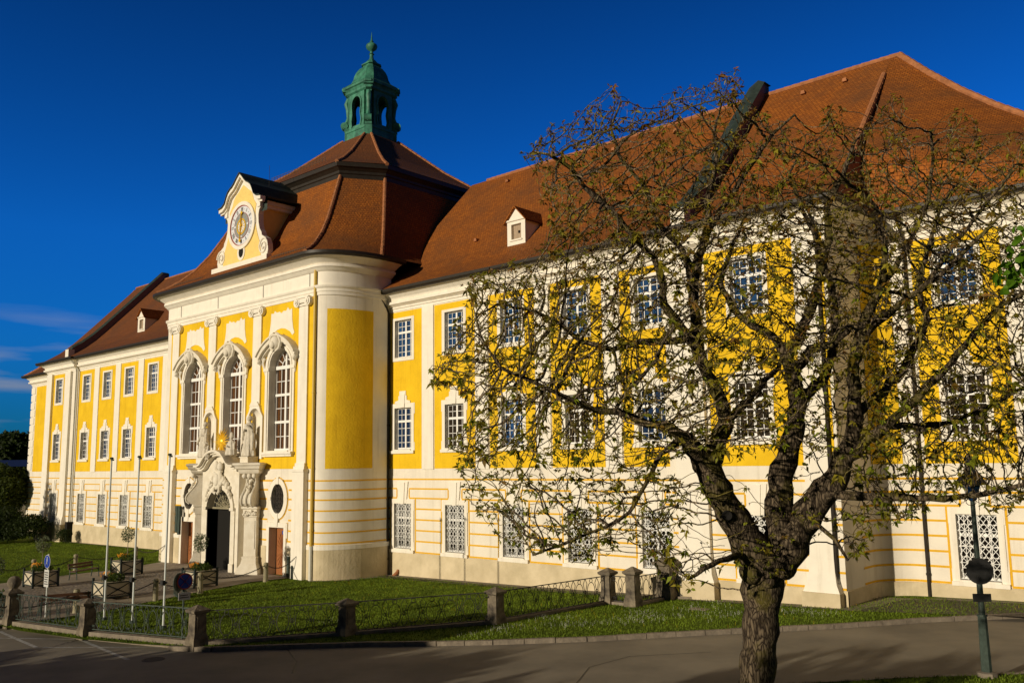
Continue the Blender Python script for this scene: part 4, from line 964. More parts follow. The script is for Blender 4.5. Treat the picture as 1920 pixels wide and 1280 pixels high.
# dormers
def dormer(cx, yf, z0, name='dormer'):
    hw = .62; zt = z0+1.35; za = z0+2.05; yb = yf+3.6
    s = MB(); wallgrid(s, yf, cx-hw, cx+hw, z0, zt, [(cx-.34, cx+.34, z0+.3, z0+1.12)], depth=.22)
    s.face([(cx-hw, yf, zt), (cx+hw, yf, zt), (cx, yf, za-.08)]); s.box(cx-hw-.02, cx+hw+.02, yf-.08, yf, zt-.06, zt+.02)
    for sx in (-1, 1): x = cx+sx*hw; s.face([(x, yf, z0-.3), (x, yb, z0-.3), (x, yb, zt), (x, yf, zt)])
    s.box(cx-.42, cx+.42, yf-.07, yf+.02, z0+.22, z0+.3)
    d_ = B(s, name, M['trim'])
    g = MB(); g.box(cx-.36, cx+.36, yf+.16, yf+.2, z0+.28, z0+1.14); sub(g, 'shutter', mat('grey_board', (.42, .32, .22), .8, var=.3, vscale=4, stretch=(6, 1, 1)), d_)
    g = MB(); g.sphere((cx+.08, yf+.14, z0+.72), .07, 8, 6, (1, .4, 1.2)); sub(g, 'vent_hole', M['dark'], d_)
    g = MB()
    for sx in (-1, 1):
        e = (cx+sx*(hw+.16), zt-.12); a = (cx, za+.02)
        g.face([(e[0], yf-.16, e[1]), (a[0], yf-.16, a[1]), (a[0], yb, a[1]), (e[0], yb, e[1])], [(0, 0), (0, 1), (3.6, 1), (3.6, 0)])
        g.face([(e[0], yf-.16, e[1]-.07), (a[0], yf-.16, a[1]-.07), (a[0], yb, a[1]-.07), (e[0], yb, e[1]-.07)], [(0, 0), (0, 1), (3.6, 1), (3.6, 0)])
        g.face([(e[0], yf-.16, e[1]-.07), (a[0], yf-.16, a[1]-.07), (a[0], yf-.16, a[1]), (e[0], yf-.16, e[1])], [(0, 0), (1, 0), (1, .1), (0, .1)])
    o = Br(g, 'dormer_roof', M['tile'], d_)
dormer(7.15, 1.45, 16.98); dormer(-34.6, 1.45, 16.9)

# pavilion roof: bell-shaped lower stage, cornice, upper pyramid
YL = 6.2
def pav_ring(C_, D_, mode):
    """C_: front corner (right), D_: side corner (right); returns closed plan, symmetric in x and in y"""
    (cx_, cy), (dx, dy) = C_, D_
    q = [(2*XC-cx_, cy), (cx_, cy), (dx, dy), (dx, 2*YL-dy), (cx_, 2*YL-cy), (2*XC-cx_, 2*YL-cy), (2*XC-dx, 2*YL-dy), (2*XC-dx, dy)]
    return q
E0 = [( -2.35, -4.95), (-.35, -1.3)]; T0 = [(-5.2, -.55), (-3.7, 1.7)]; ZE, ZT = 17.2, 23.05
hp = [(0, 0), (.12, .05), (.28, .14), (.45, .27), (.62, .45), (.8, .70), (1, 1)]
rows = []
for g_, h_ in hp:
    c_ = [tuple(E0[i][j]+(T0[i][j]-E0[i][j])*g_ for j in (0, 1)) for i in (0, 1)]
    rows.append([(x, y, ZE+(ZT-ZE)*h_) for x, y in pav_ring(c_[0], c_[1], 0)])
def subdiv_face(rows, i, n, bulge=0):
    """split face i (between ring vertices i and i+1) into n columns; bulge the eaves edge outwards"""
    res = []
    for k, r in enumerate(rows):
        a, b = Vector(r[i]), Vector(r[(i+1) % 8]); d = (b-a); nrm = Vector((d.y, -d.x, 0)).normalized(); f = (1-hp[k][0])**2 if bulge else 0
        res.append([tuple(a.lerp(b, j/n) + nrm*bulge*f*math.sin(math.pi*j/n)) for j in range(n+1)])
    return res
mb = MB()
for i in range(8): roof_strip(mb, subdiv_face(rows, i, 6, .45 if i % 2 == 1 else 0))
lower = Br(mb, 'pavilion_roof', M['tile'])
for i in (1, 2, 0, 7, 3, 4): ridge_tiles([r[i] for r in rows], .13, .4, 'ridge' if i == 2 else 'ridge', 'hip_tiles')
# cornice between the stages
def closed_sweep(ringf, prof, name, m):
    mb = MB(); R_ = ringf; n = len(R_); nn = []
    for i in range(n):
        a, b, c = Vector(R_[i-1]), Vector(R_[i]), Vector(R_[(i+1) % n]); d1 = (b-a).normalized(); d2 = (c-b).normalized()
        n1 = Vector((d1.y, -d1.x)); n2 = Vector((d2.y, -d2.x)); q = (n1+n2).normalized(); nn.append(q/q.dot(n1))
    k = len(prof)
    for i in range(n+1):
        p_, q = Vector(R_[i % n]), nn[i % n]
        for off, z in prof: mb.v.append((p_.x+q.x*off, p_.y+q.y*off, z))
    for i in range(n):
        for j in range(k-1): a = i*k+j; mb.f.append((a, a+k, a+k+1, a+1)); mb.m.append(0)
    return B(mb, name, m)
topring = pav_ring(T0[0], T0[1], 0)
closed_sweep(topring, [(-.1, 22.9), (.05, 22.95), (.05, 23.2), (.12, 23.25), (.12, 23.4), (.3, 23.55), (.42, 23.6), (.42, 23.85), (.3, 23.9)], 'attic_cornice', M['gutter'])
E1 = [(T0[0][0]+.2, T0[0][1]-.42), (T0[1][0]+.42, T0[1][1]-.2)]; LB = 1.45
T1 = [(XC+LB-.25, YL-LB-.1), (XC+LB+.1, YL-LB+.25)]; rows2 = []
for g_, h_ in [(0, 0), (.2, .15), (.5, .43), (.8, .77), (1, 1)]:
    c_ = [tuple(E1[i][j]+(T1[i][j]-E1[i][j])*g_ for j in (0, 1)) for i in (0, 1)]
    rows2.append([(x, y, 23.88+(28.35-23.88)*h_) for x, y in pav_ring(c_[0], c_[1], 0)])
mb = MB()
for i in range(8): roof_strip(mb, [[r[i], tuple(Vector(r[i]).lerp(Vector(r[(i+1) % 8]), .5)), r[(i+1) % 8]] for r in rows2])
Br(mb, 'pavilion_roof', M['tile_old'])
for i in (1, 2, 0, 7, 3, 4): ridge_tiles([r[i] for r in rows2], .12, .4, 'ridge', 'hip_tiles')

# ------------------------------------------------------------ copper turret
def rot_face(mb, pts_fn, ang):
    sub_ = MB(); pts_fn(sub_); c, s = math.cos(ang), math.sin(ang); n0 = len(mb.v)
    for x, y, z in sub_.v: mb.v.append((XC + x*c - y*s, YL + x*s + y*c, z))
    for f in sub_.f: mb.f.append(tuple(i+n0 for i in f)); mb.m.append(0)
def oct_ring(h, ch, z): return [(XC+x, YL+y, z) for x, y in [(-h+ch, -h), (h-ch, -h), (h, -h+ch), (h, h-ch), (h-ch, h), (-h+ch, h), (-h, h-ch), (-h, -h+ch)]]
def oct_loft(mb, levels):
    n0 = len(mb.v)
    for h, ch, z in levels: mb.v += oct_ring(h, ch, z)
    for i in range(len(levels)-1):
        for j in range(8): a = n0+8*i+j; b = n0+8*i+(j+1) % 8; mb.f.append((a, b, b+8, a+8)); mb.m.append(0)
    mb.f.append(tuple(n0+j for j in range(8))); mb.f.append(tuple(n0+8*(len(levels)-1)+j for j in range(8))); mb.m += [0, 0]
lt = MB(); oct_loft(lt, [(1.36, .3, 27.6), (1.36, .3, 28.9), (1.42, .3, 28.95), (1.42, .3, 29.1), (1.25, .3, 29.15)])
turret = B(lt, 'copper_turret', M['copper'], label='green copper turret with open arches')
ar = MB()
def plate(s):
    hw, o_ = .82, .5; y0, y1 = -1.3, -1.1
    cv = [(o_*.85, 29.35)] + [(o_, 29.7), (o_*.8, 30.2), (o_*.95, 30.7)] + [(o_*.95*math.cos(R(a)), 30.9+.55*math.sin(R(a))) for a in range(0, 181, 20)] + [(-o_*.95, 30.7), (-o_*.8, 30.2), (-o_, 29.7), (-o_*.85, 29.35)]
    ou = []
    for x, z in cv: ou.append((hw*(1 if x > .02 else -1 if x < -.02 else 0) if z < 31.2 else x/(o_*.95)*hw*1.6 if abs(x) < .3 else hw*(1 if x > 0 else -1), 31.75 if z > 31.2 else z))
    s.ring(cv, ou, y0, y1); s.box(-hw, hw, y0, y1, 29.1, 29.35)
    s.ring(cv, [(x*1.2, 30.4+(z-30.4)*1.12) for x, z in cv], y0-.06, y0)
for a in range(4): rot_face(ar, plate, a*math.pi/2)
sub(ar, 'arcade', M['copper'], turret)
for a in range(4):
    g = MB()
    def pier_(s):
        s.box(-.24, .24, -1.86, -1.2, 29.1, 29.35)
        s.box(-.19, .19, -1.62, -1.2, 29.35, 31.8)
        s.tube([(0, -1.6, 31.6), (0, -1.72, 31.2), (0, -1.64, 30.8), (0, -1.6, 30.2), (0, -1.66, 29.9), (0, -1.84, 29.6), (0, -1.8, 29.35)], [.16, .2, .15, .13, .16, .24, .2], 8)
        s.tube([(-.24, -1.86, 29.55), (.24, -1.86, 29.55)], .26, 12)
        s.box(-.26, .26, -1.82, -1.2, 27.9, 29.12)
    rot_face(g, pier_, math.pi/4+a*math.pi/2); sub(g, 'corner_pier', M['copper'], turret, True)
g = MB(); oct_loft(g, [(1.3, .3, 31.7), (1.42, .25, 31.8), (1.42, .25, 31.95), (1.5, .25, 32.1), (1.6, .3, 32.15), (1.6, .3, 32.3), (1.5, .3, 32.4)]); 
for a in range(4): rot_face(g, lambda s: (s.box(-.26, .26, -1.82, -1.3, 31.85, 32.02), s.box(-.34, .34, -1.98, -1.3, 32.02, 32.34)), math.pi/4+a*math.pi/2)
sub(g, 'turret_cornice', M['copper'], turret)
g = MB(); oct_loft(g, [(1.58, .32, 32.32), (1.45, .4, 32.45), (1.2, .42, 32.65), (1.08, .4, 32.95), (1.02, .38, 33.25), (.9, .34, 33.55), (.7, .26, 33.85), (.52, .2, 34.0), (.5, .18, 34.08), (.6, .2, 34.12), (.58, .2, 34.22), (.38, .14, 34.35), (.2, .07, 34.6)])
sub(g, 'copper_dome', M['copper'], turret)
g = MB(); g.lathe([(.2, 34.55), (.14, 34.8), (.13, 35.0), (.2, 35.04), (.12, 35.1), (.1, 35.25), (.2, 35.32), (.36, 35.45), (.42, 35.62), (.38, 35.75), (.2, 35.88), (.1, 35.95), (.14, 36.02), (.07, 36.1), (.03, 36.5), (.008, 36.75)], (XC, YL, 0), 16)
sub(g, 'finial', M['copper'], turret, True)

# ------------------------------------------------------------ downpipes
def pipe(x, y, z1, z0, m='pipe', r=.075, bend=True, out_=.7):
    g = MB(); pts = [(x, y, z0), (x, y, z1)]
    if bend: pts += [(x, y-.15, z1+.3), (x, y-out_+.1, z1+.75), (x, y-out_, z1+1.0)]
    g.tube(pts, r, 8)
    for z in (z0+.8, z0+4, z0+8): g.tube([(x, y, z), (x, y, z+.08)], r+.02, 8)
    return B(g, 'downpipe', M[m], smooth=True)
pipe(-2.52, PY-.12, 16.3, 1.6, 'pipe_yel', .085, False); g = MB(); g.tube([(-2.52, PY-.14, G(-2.5)), (-2.52, PY-.14, 1.62)], .1, 8); B(g, 'downpipe', M['pipe'], smooth=True)
pipe(-1.12, -.16, 14.2, G(-1), 'gutter', .085)
pipe(23.72, YR-.12, 14.2, G(23), 'gutter', .06); pipe(25.6, YRC-.12, 14.2, G(25), 'gutter', .06); pipe(-42.75, -.14, 14.3, 1.1, 'pipe', .08); g = MB(); g.box(-42.95, -42.5, -.5, -.02, G(-42), 1.3); B(g, 'pipe_housing', M['dark'])
pipe(17.0, -.1, 14.2, G(17), 'pipe_yel', .05)
g = MB()
for i, (a, b) in enumerate(PIL): x = b+.02; g.bar((x, PY-.05, 14.95), (x, PY-.07, 16.4), .02)
B(g, 'lightning_cable', M['iron'])
g = MB()
for i in range(2): x = -16.55+i*.33; g.box(x, x+.24, PY-.34-i*.02, PY-.24, 1.75-i*.1, 3.4)
tag(g.build('notice_board', M['iron_green']), 'tall narrow green notice board on the wall left of the portal', 'notice board')
g = MB(); q = G(-.35); g.tube([(-.42, -.3, q-.03), (-.3, -.12, q+.18), (-.3, -.06, q+.3)], [.1, .09, .08], 8); B(g, 'drain_pipe_foot', M['ridge'])

# ------------------------------------------------------------ statues
def robed(name, loc, h, label, rz=0, arms=(), extra=None, wide=1.0, seated=False, group=None):
    mb = MB(); s = h/1.75; rnd = random.Random(hash(name+label) % 99)
    ph = rnd.random()*6
    fold = lambda a, z: 1 + .09*math.sin(a*9+ph+z*1.5) + .05*math.sin(a*5+z*3)
    if not seated:
        body = [(.05, 0), (.33, .01), (.34, .1), (.29, .4), (.25, .75), (.2, 1.0), (.235, 1.2), (.25, 1.36), (.2, 1.46), (.09, 1.52), (.065, 1.58), (.04, 1.6)]
        hz = 1.69
    else:
        body = [(.05, 0), (.45, .01), (.46, .15), (.42, .4), (.34, .5), (.25, .62), (.25, .85), (.26, 1.0), (.2, 1.1), (.09, 1.16), (.065, 1.22), (.04, 1.24)]
        hz = 1.33
    mb.lathe([(r*s*wide, z*s) for r, z in body], (0, 0, 0), 26, 1, .72, fold)
    mb.sphere((0, -.015*s, hz*s), .105*s, 12, 9, (.9, 1.0, 1.25)); mb.sphere((0, -.115*s, (hz-.01)*s), .025*s, 6, 5)
    mb.sphere((0, .03*s, (hz+.03)*s), .125*s, 10, 8, (1, 1, 1.1))
    sh = (hz-.32)*s
    for sx, el_, ha in arms:
        p0 = Vector((sx*.2*s, 0, sh)); e_ = Vector(el_)*s; h_ = Vector(ha)*s
        mb.tube([p0, e_, h_], [.085*s, .075*s, .05*s], 8); mb.sphere(tuple(h_), .055*s, 8, 6, (1, 1, 1.2))
        mb.tube([e_, e_-Vector((0, 0, .3*s))], [.08*s, .03*s], 7)
    if extra: extra(mb, s)
    o = mb.build(name, M['statue'], None, True, False); o.location = loc; o.rotation_euler.z = rz
    rm = o.modifiers.new('merge', 'REMESH'); rm.mode = 'VOXEL'; rm.voxel_size = .028; rm.use_smooth_shade = True
    tag(o, label, 'statue', group); return o
def plinth_block(x, y, z, w_, h_):
    g = MB(); g.box(x-w_/2, x+w_/2, y-.3, y+.35, z, z+h_); g.box(x-w_/2-.05, x+w_/2+.05, y-.35, y+.35, z+h_-.06, z+h_); B(g, 'statue_block', M['stone'])
SY = -4.42
plinth_block(-13.12, SY, 6.0, .8, .34); plinth_block(-8.2, SY, 6.0, .8, .34)
def kids(mb, s):
    for x, hh in ((-.32, .7), (.33, .8)):
        mb.lathe([(.03, 0), (.13*1.1, .01), (.12, .3), (.11, .5), (.05, .56)], (x, -.12, 0), 12); mb.sphere((x, -.14, hh-.05), .085, 9, 7)
    mb.lathe([(.03, 0), (.1, .02), (.1, .2), (.04, .3)], (.2, -.14, 1.22*s), 10); mb.sphere((.2, -.16, 1.22*s+.36), .07, 9, 7)
robed('statue', (-13.12, SY, 6.34), 2.05, 'stone woman with children standing in the left niche above the portal', arms=[(1, (.32, -.1, 1.1), (.12, -.26, 1.15)), (-1, (-.36, -.05, 1.1), (-.38, -.2, .72))], extra=kids, wide=1.25)
robed('statue', (-8.2, SY, 6.34), 2.2, 'stone saint in a long robe standing in the right niche above the portal', arms=[(1, (.34, -.06, 1.15), (.2, -.25, 1.38)), (-1, (-.3, -.12, 1.1), (.02, -.28, 1.18))], wide=1.15, extra=lambda mb, s: mb.tube([(.42, -.05, .35), (.44, -.02, 1.3)], [.07, .11], 7))
def mitre(mb, s):
    mb.lathe([(.13, 0), (.145, .08), (.1, .24), (.02, .32)], (0, 0, 1.38*s), 12, 1, .7)
robed('statue', (-9.35, -4.85, 6.42), 1.3, 'seated stone bishop with pointed mitre on the portal pediment', rz=.35, seated=True, arms=[(1, (.38, -.1, .75), (.5, -.2, 1.0)), (-1, (-.35, -.12, .72), (-.12, -.36, .68))], extra=mitre, wide=1.05)
def lean(mb, s): mb.tube([(.25, 0, .3), (.6, -.05, .2)], [.2, .12], 8)
robed('statue', (-11.75, -4.95, 6.2), 1.0, 'crouching stone figure with bowed back on the left of the pediment', rz=-.5, seated=True, arms=[(1, (.3, -.2, .6), (.1, -.4, .6))], wide=1.15, extra=lean)
sb = MB(); c = Vector((-10.45, -4.85, 7.25)); sb.sphere(tuple(c), .17, 12, 8, (1, .5, 1)); rnd = random.Random(2)
for i in range(44):
    a = 2*math.pi*i/44; ln_ = .5+.36*rnd.random(); e = c+Vector((math.cos(a)*ln_, rnd.uniform(-.1, .1), math.sin(a)*ln_)); sb.tube([c+Vector((math.cos(a)*.12, 0, math.sin(a)*.12)), e], [.045, .01], 4)
sb.box(c.x-.05, c.x+.05, c.y, c.y+.1, 6.55, c.z)
tag(sb.build('sunburst', M['gold']), 'gilded sunburst of rays above the centre of the portal', 'ornament')

# ------------------------------------------------------------ flagpoles
for i, (bx, by, ty) in enumerate([(195, 1162, 866), (248, 1168, 866), (306, 1178, 861)]):
    b = gp(bx, by); h = 6.25; t = empty('flagpole', b, ['white flagpole in the lawn, leftmost of the three', 'white flagpole in the lawn, middle one of the three', 'white flagpole in the lawn, rightmost and nearest of the three'][i], 'flagpole', 'three flagpoles in the lawn')
    g = MB(); g.tube([(0, 0, -.05), (0, 0, 1.2), (0, 0, h)], [.045, .04, .032], 12); g.build('pole', M['pole'], t, True)
    g = MB(); g.tube([(0, 0, h), (0, 0, h+.03), (0, 0, h+.08)], [.05, .09, .05], 10); g.box(-.03, .16, -.03, .03, h-.06, h); g.build('truck', M['iron_green'], t)
    g = MB(); g.box(-.09, .09, -.14, -.05, 1.55, 1.72); g.tube([(0, 0, 1.6), (0, 0, 1.66)], .085, 10); g.build('winch', M['iron'], t)
    g = MB(); g.tube([(0, 0, 0), (0, 0, .12)], .12, 10); g.build('socket', M['iron_green'], t)

# ------------------------------------------------------------ stone piers and iron fence
def pier(pos, h, w_, label, ball=False, big=False, rz=0):
    t = empty('stone_pier', pos, label, 'pier', 'sandstone piers of the iron fence', rz)
    g = MB()
    def blk(a, b, z0, z1):
        n0 = len(g.v); g.v += [(x, y, z0) for x, y in ((-a,-a),(a,-a),(a,a),(-a,a))] + [(x, y, z1) for x, y in ((-b,-b),(b,-b),(b,b),(-b,b))]
        for f in ((0,3,2,1),(4,5,6,7),(0,1,5,4),(1,2,6,5),(2,3,7,6),(3,0,4,7)): g.f.append(tuple(n0+i for i in f)); g.m.append(0)
    hw = w_/2; blk(hw*1.25, hw*1.25, -.3, h*.16); blk(hw*1.25, hw, h*.16, h*.3); blk(hw, hw*.94, h*.3, h*.8); g.build('shaft', M['pier'], t)
    g = MB()
    for s_ in (-1, 1): g.box(s_*hw*.98-.012, s_*hw*.98+.012, -hw*.6, hw*.6, h*.34, h*.74)
    g.build('panel', M['pier'], t)
    g = MB(); blk(hw*.95, hw*1.3, h*.8, h*.84); blk(hw*1.35, hw*1.4, h*.84, h*.9); blk(hw*1.4, hw*(.12 if not ball else .4), h*.9, h*1.02); g.build('cap', M['pier'], t)
    if ball: g = MB(); g.sphere((0, 0, h*1.02+.2), .25, 18, 12); g.tube([(0, 0, h*.98), (0, 0, h*1.02+.05)], .1, 10); g.build('ball', M['pier'], t, True)
    return t
pier_px = [(22, 1170), (163, 1190), (369, 1209), (650, 1190), (930, 1168), (1141, 1131), (1188, 1136), (1252, 1122)]
PP = [gp(*q) for q in pier_px]
labs = ['weathered stone pier crowned by a round ball at the left edge', 'pale stone pier with pyramid cap beside the parking bay', 'blackened stone pier behind the no-stopping sign', 'stone pier with dark cap in the front lawn fence, right of the blackened one', 'grey stone pier with pyramid cap where the fence turns up to the wall', 'left pier of the close pair below the barred windows', 'right pier of the close pair below the barred windows', 'massive hooded stone pier nearest the white wall']
hts = [1.35, 1.25, 1.25, 1.18, 1.22, 1.35, 1.45, 1.6]
for i, (q, l, h) in enumerate(zip(PP, labs, hts)): pier(q, h, .42 if i < 7 else .62, l, ball=(i == 0))
def fence(a, b, label, h=.95, base=.12, flip=False, m='iron'):
    a, b = Vector(a), Vector(b); d = b-a; ln_ = Vector((d.x, d.y)).length; t = empty('fence_panel', a, label, 'iron fence', 'iron fence panels between the piers', math.atan2(d.y, d.x))
    sl = d.z/ln_; n = max(2, round(ln_/.62)); st = ln_/n; x0 = 0; T = lambda x, z: (x, 0, base+z+sl*x)
    g = MB(); g.bar(T(.1, h), T(ln_-.1, h), .045, .03); g.bar(T(.1, .02), T(ln_-.1, .02), .035, .025); g.build('rails', M[m], t)
    g = MB()
    for i in range(n):
        c = (i+.5)*st; rx, rz_ = st*.33, h*.36; mz = h*.48
        g.tube([T(c+rx*math.cos(R(k)), mz+rz_*math.sin(R(k))) for k in range(0, 361, 24)], .0125, 4, False)
        g.tube([T(c+st*.12*math.cos(R(k)), h*.9+st*.12*math.sin(R(k))) for k in range(0, 361, 40)], .0125, 4, False)
        g.tube([T(c+st*.12*math.cos(R(k)), h*.1+st*.12*math.sin(R(k))) for k in range(0, 361, 40)], .0125, 4, False)
        for s_ in (-1, 1): g.tube([T(c+s_*st*.5, h), T(c+s_*st*.34, h*.8), T(c+s_*st*.42, h*.6), T(c+s_*st*.5, h*.48), T(c+s_*st*.42, h*.36), T(c+s_*st*.34, h*.18), T(c+s_*st*.5, 0.02)], .012, 4, False)
        if i < n-1: g.tube([T((i+1)*st+st*.1*math.cos(R(k)), mz+st*.08*math.sin(R(k))) for k in range(0, 361, 45)], .012, 4, False)
    g.build('ornament', M[m], t)
    g = MB(); g.bar((0, 0, -.1), (ln_, 0, -.1+d.z), .26, .3+base); g.build('stone_sill', M['kerb'], t)
    return t
fl = ['fence panel right of the ball-topped pier', 'fence panel in front of the flagpoles', 'fence panel right of the blackened pier', 'fence panel climbing to the middle of the lawn', 'long fence panel running up towards the wall', 'short fence panel between the close pair of piers', 'fence panel in front of the barred window by the hooded pier']
mats_ = ['iron_green', 'iron_green', 'iron', 'iron', 'iron', 'iron', 'iron']
for i in range(7): fence(PP[i], PP[i+1], fl[i], m=mats_[i], base=.2 if i < 2 else .12)
fence(PP[7], Vector((18.6, -.4, G(18.6))), 'last short fence panel joining the hooded pier to the wall')
q = gp(-70, 1158); fence(q, PP[0], 'fence panel cut by the left edge of the picture', m='iron_green', base=.2)

# ------------------------------------------------------------ bollards and chains
def bollard(pos, h, label):
    t = empty('bollard', pos, label, 'bollard', 'stone bollards along the forecourt')
    g = MB(); g.lathe([(.15, -.1), (.14, .02), (.125, .1), (.115, h-.18), (.13, h-.15), (.13, h-.08), (.1, h-.02), (.03, h)], (0, 0, 0), 14); g.build('post', M['post'], t, True)
    g = MB(); g.tube([(-.17, 0, h-.12), (.17, 0, h-.12)], .018, 6)
    g.tube([(.17+.03*math.cos(R(a)), 0, h-.12+.03*math.sin(R(a))) for a in range(0, 361, 60)], .01, 4); g.build('chain_ring', M['chain'], t); return t
bp_far = [(-12, 1092), (62, 1082), (141, 1071), (254, 1054)]
bp_near = [(142, 1149), (291, 1126), (375, 1112), (498, 1090)]
BF = [gp(*q) for q in bp_far]; BN = [gp(*q) for q in bp_near]
for q, l in zip(BF, ['bollard on the far lawn edge at the left border', 'bollard behind the planter on the far lawn edge', 'bollard behind the wooden bench on the far lawn edge', 'bollard on the far lawn edge by the wing wall']): bollard(q, 1.0, l)
for q, l in zip(BN, ['nearest bollard between the two left planters', 'pale bollard between the middle flagpole and the bicycle rack', 'bollard beside the planter with the no-stopping sign in front', 'bollard in front of the right side door']): bollard(q, .98, l)
q = gp(540, 1082.5); t = empty('metal_bollard', q, 'short grey metal bollard standing by the right side door', 'bollard'); g = MB(); g.tube([(0, 0, -.05), (0, 0, 1.1)], .1, 12); g.build('post', M['iron_green'], t, True); g = MB(); g.tube([(0, 0, 1.1), (0, 0, 1.16)], .115, 12); g.build('cap', M['pole'], t)
def chain(a, b, label, sag_=.35):
    a, b = Vector(a), Vector(b); mb = MB(); n = max(10, int((b-a).length/.09)); pts = []
    for i in range(n+1):
        t = i/n; q_ = a.lerp(b, t); q_.z -= sag_*4*t*(1-t); pts.append(q_)
    for i in range(n):
        mid = (pts[i]+pts[i+1])/2; d = (pts[i+1]-pts[i]).normalized(); u_ = d.orthogonal().normalized() if i % 2 else d.cross(d.orthogonal()).normalized(); L2 = (pts[i+1]-pts[i]).length*.62
        mb.tube([mid + d*L2*math.cos(R(a_)) + u_*.028*math.sin(R(a_)) for a_ in range(0, 361, 60)], .013, 4, False)
    tag(mb.build('chain', M['chain'], None, False, False), label, 'chain', 'chains hung between the bollards')
up9 = Vector((0, 0, .86))
cl = ['chain over the far lawn edge at the left border', 'chain between planter and bench bollards on the far edge', 'chain on the far lawn edge behind the rear planter']
for i in range(3): chain(BF[i]+up9, BF[i+1]+up9, cl[i])
chain(BF[3]+up9, Vector((-17.7, -4.3, .95)), 'chain from the last far bollard to the pavilion corner')
cl = ['chain in front of the nearer left planter', 'chain behind the two sign discs', 'chain crossing the front of the portal']
for i in range(3): chain(BN[i]+up9, BN[i+1]+up9, cl[i])
chain(gp(-30, 1176)+up9, BN[0]+up9, 'chain above the near bench')
chain(BN[3]+up9, Vector((-3.55, -4.32, 1.05)), 'chain from the last near bollard to the pedestal'); 

# ------------------------------------------------------------ planters, olive trees, flowers
def leafball(name, c, r, n, size, m, parent=None, seed=0, squash=1, col=None, stem=None):
    rnd = random.Random(seed); mb = MB(); cols = []
    for i in range(n):
        while True:
            v = Vector((rnd.uniform(-1, 1), rnd.uniform(-1, 1), rnd.uniform(-1, 1)))
            if v.length < 1 and rnd.random() < .3+.7*v.length: break
        pz = Vector((v.x*r, v.y*r, v.z*r*squash)) + Vector(c); d = Vector((rnd.gauss(0, 1), rnd.gauss(0, 1), rnd.gauss(0, 1))).normalized(); u_ = d.orthogonal().normalized(); s = size*rnd.uniform(.6, 1.3)
        mb.face([pz, pz+d*s*.5+u_*s*.28, pz+d*s, pz+d*s*.5-u_*s*.28])
        if col: k = rnd.random(); cc = tuple(a+(b-a)*k for a, b in zip(*col)); cols.append(cc)
    if stem: pass
    o = mb.build(name, m, parent, False, False)
    if col:
        at_ = o.data.color_attributes.new('leafcol', 'FLOAT_COLOR', 'CORNER'); buf = []
        for cc in cols: buf += [*cc, 1]*4
        at_.data.foreach_set('color', buf)
    return o
def planter(pos, label, flow, seed, wd=1.15, h=.78, rz=0.0):
    t = empty('planter_box', pos, label, 'planter', 'square planter boxes on the forecourt', rz); hw = wd/2
    g = MB(); g.box(-hw, hw, -hw, hw, .12, h); g.build('box', M['planter'], t)
    g = MB()
    for sx in (-1, 1):
        for sy in (-1, 1): g.box(sx*hw-.045, sx*hw+.045, sy*hw-.045, sy*hw+.045, 0, h+.14)
    e = hw+.012
    for z in (.13, h-.03):
        for s_ in (-1, 1): g.bar((-hw, s_*e, z), (hw, s_*e, z), .05); g.bar((s_*e, -hw, z), (s_*e, hw, z), .05)
    for s_ in (-1, 1):
        g.bar((-hw, s_*e, .15), (hw, s_*e, h-.05), .04); g.bar((hw, s_*e, .15), (-hw, s_*e, h-.05), .04)
        g.bar((s_*e, -hw, .15), (s_*e, hw, h-.05), .04); g.bar((s_*e, hw, .15), (s_*e, -hw, h-.05), .04)
    g.build('frame', M['planterdark'], t)
    t2 = empty('flower_bed', (pos[0], pos[1], pos[2]+h), flow, 'flowers', 'bedding flowers in the planters')
    leafball('foliage', (.1, 0, .12), .5, 520, .12, M['bushleaf'], t2, seed, .4, ((.03, .06, .01), (.09, .12, .02)))
    leafball('blossom', (-.3, -.1, .24), .34, 170, .07, M['flower'], t2, seed+1, .4)
def olive(pos, h, label, seed):
    t = empty('olive_tree', pos, label, 'small tree', 'small standard trees in the planters')
    g = MB(); g.tube([(0, 0, 0), (.02, 0, h*.3), (0, .01, h*.6), (0, 0, h*.8)], [.025, .02, .018, .012], 6)
    for i in range(7): a = i*2.4; g.tube([(0, 0, h*(.5+.04*i)), (.22*math.cos(a), .22*math.sin(a), h*(.72+.03*i))], [.012, .005], 4)
    g.build('trunk', M['olivebark'], t)
    leafball('crown', (0, 0, h*.78), .37, 430, .095, M['olive'], t, seed, 1.25)
PL = [((76, 1100), 'planter with marigolds and a small tree behind the blue sign', 11), ((237, 1077), 'rearmost planter by the wing wall, beside the left flagpoles', 12), ((209, 1122), 'near planter with orange marigolds behind the left flagpole', 13), ((374, 1099), 'planter in front of the left side of the portal', 14), ((-16, 1160), 'planter cut off by the left edge of the picture', 15)]
for (q, l, sd_) in PL:
    pos = gp(*q); pos.z += .03; planter(pos, l, 'flowers in the '+l, sd_, 1.2)
for q, h, l, s_ in [(0, 1.75, 'small grey-green tree rising from the marigold planter behind the blue sign', 21), (1, 1.85, 'round-headed small tree against the cream wing plinth', 22), (3, 1.75, 'small olive tree in front of the portal base', 23), (4, 1.6, 'dark little tree at the left edge behind the ball-topped pier', 24)]:
    pos = gp(*PL[q][0]); pos.z += .78; olive(pos, h, l, s_)

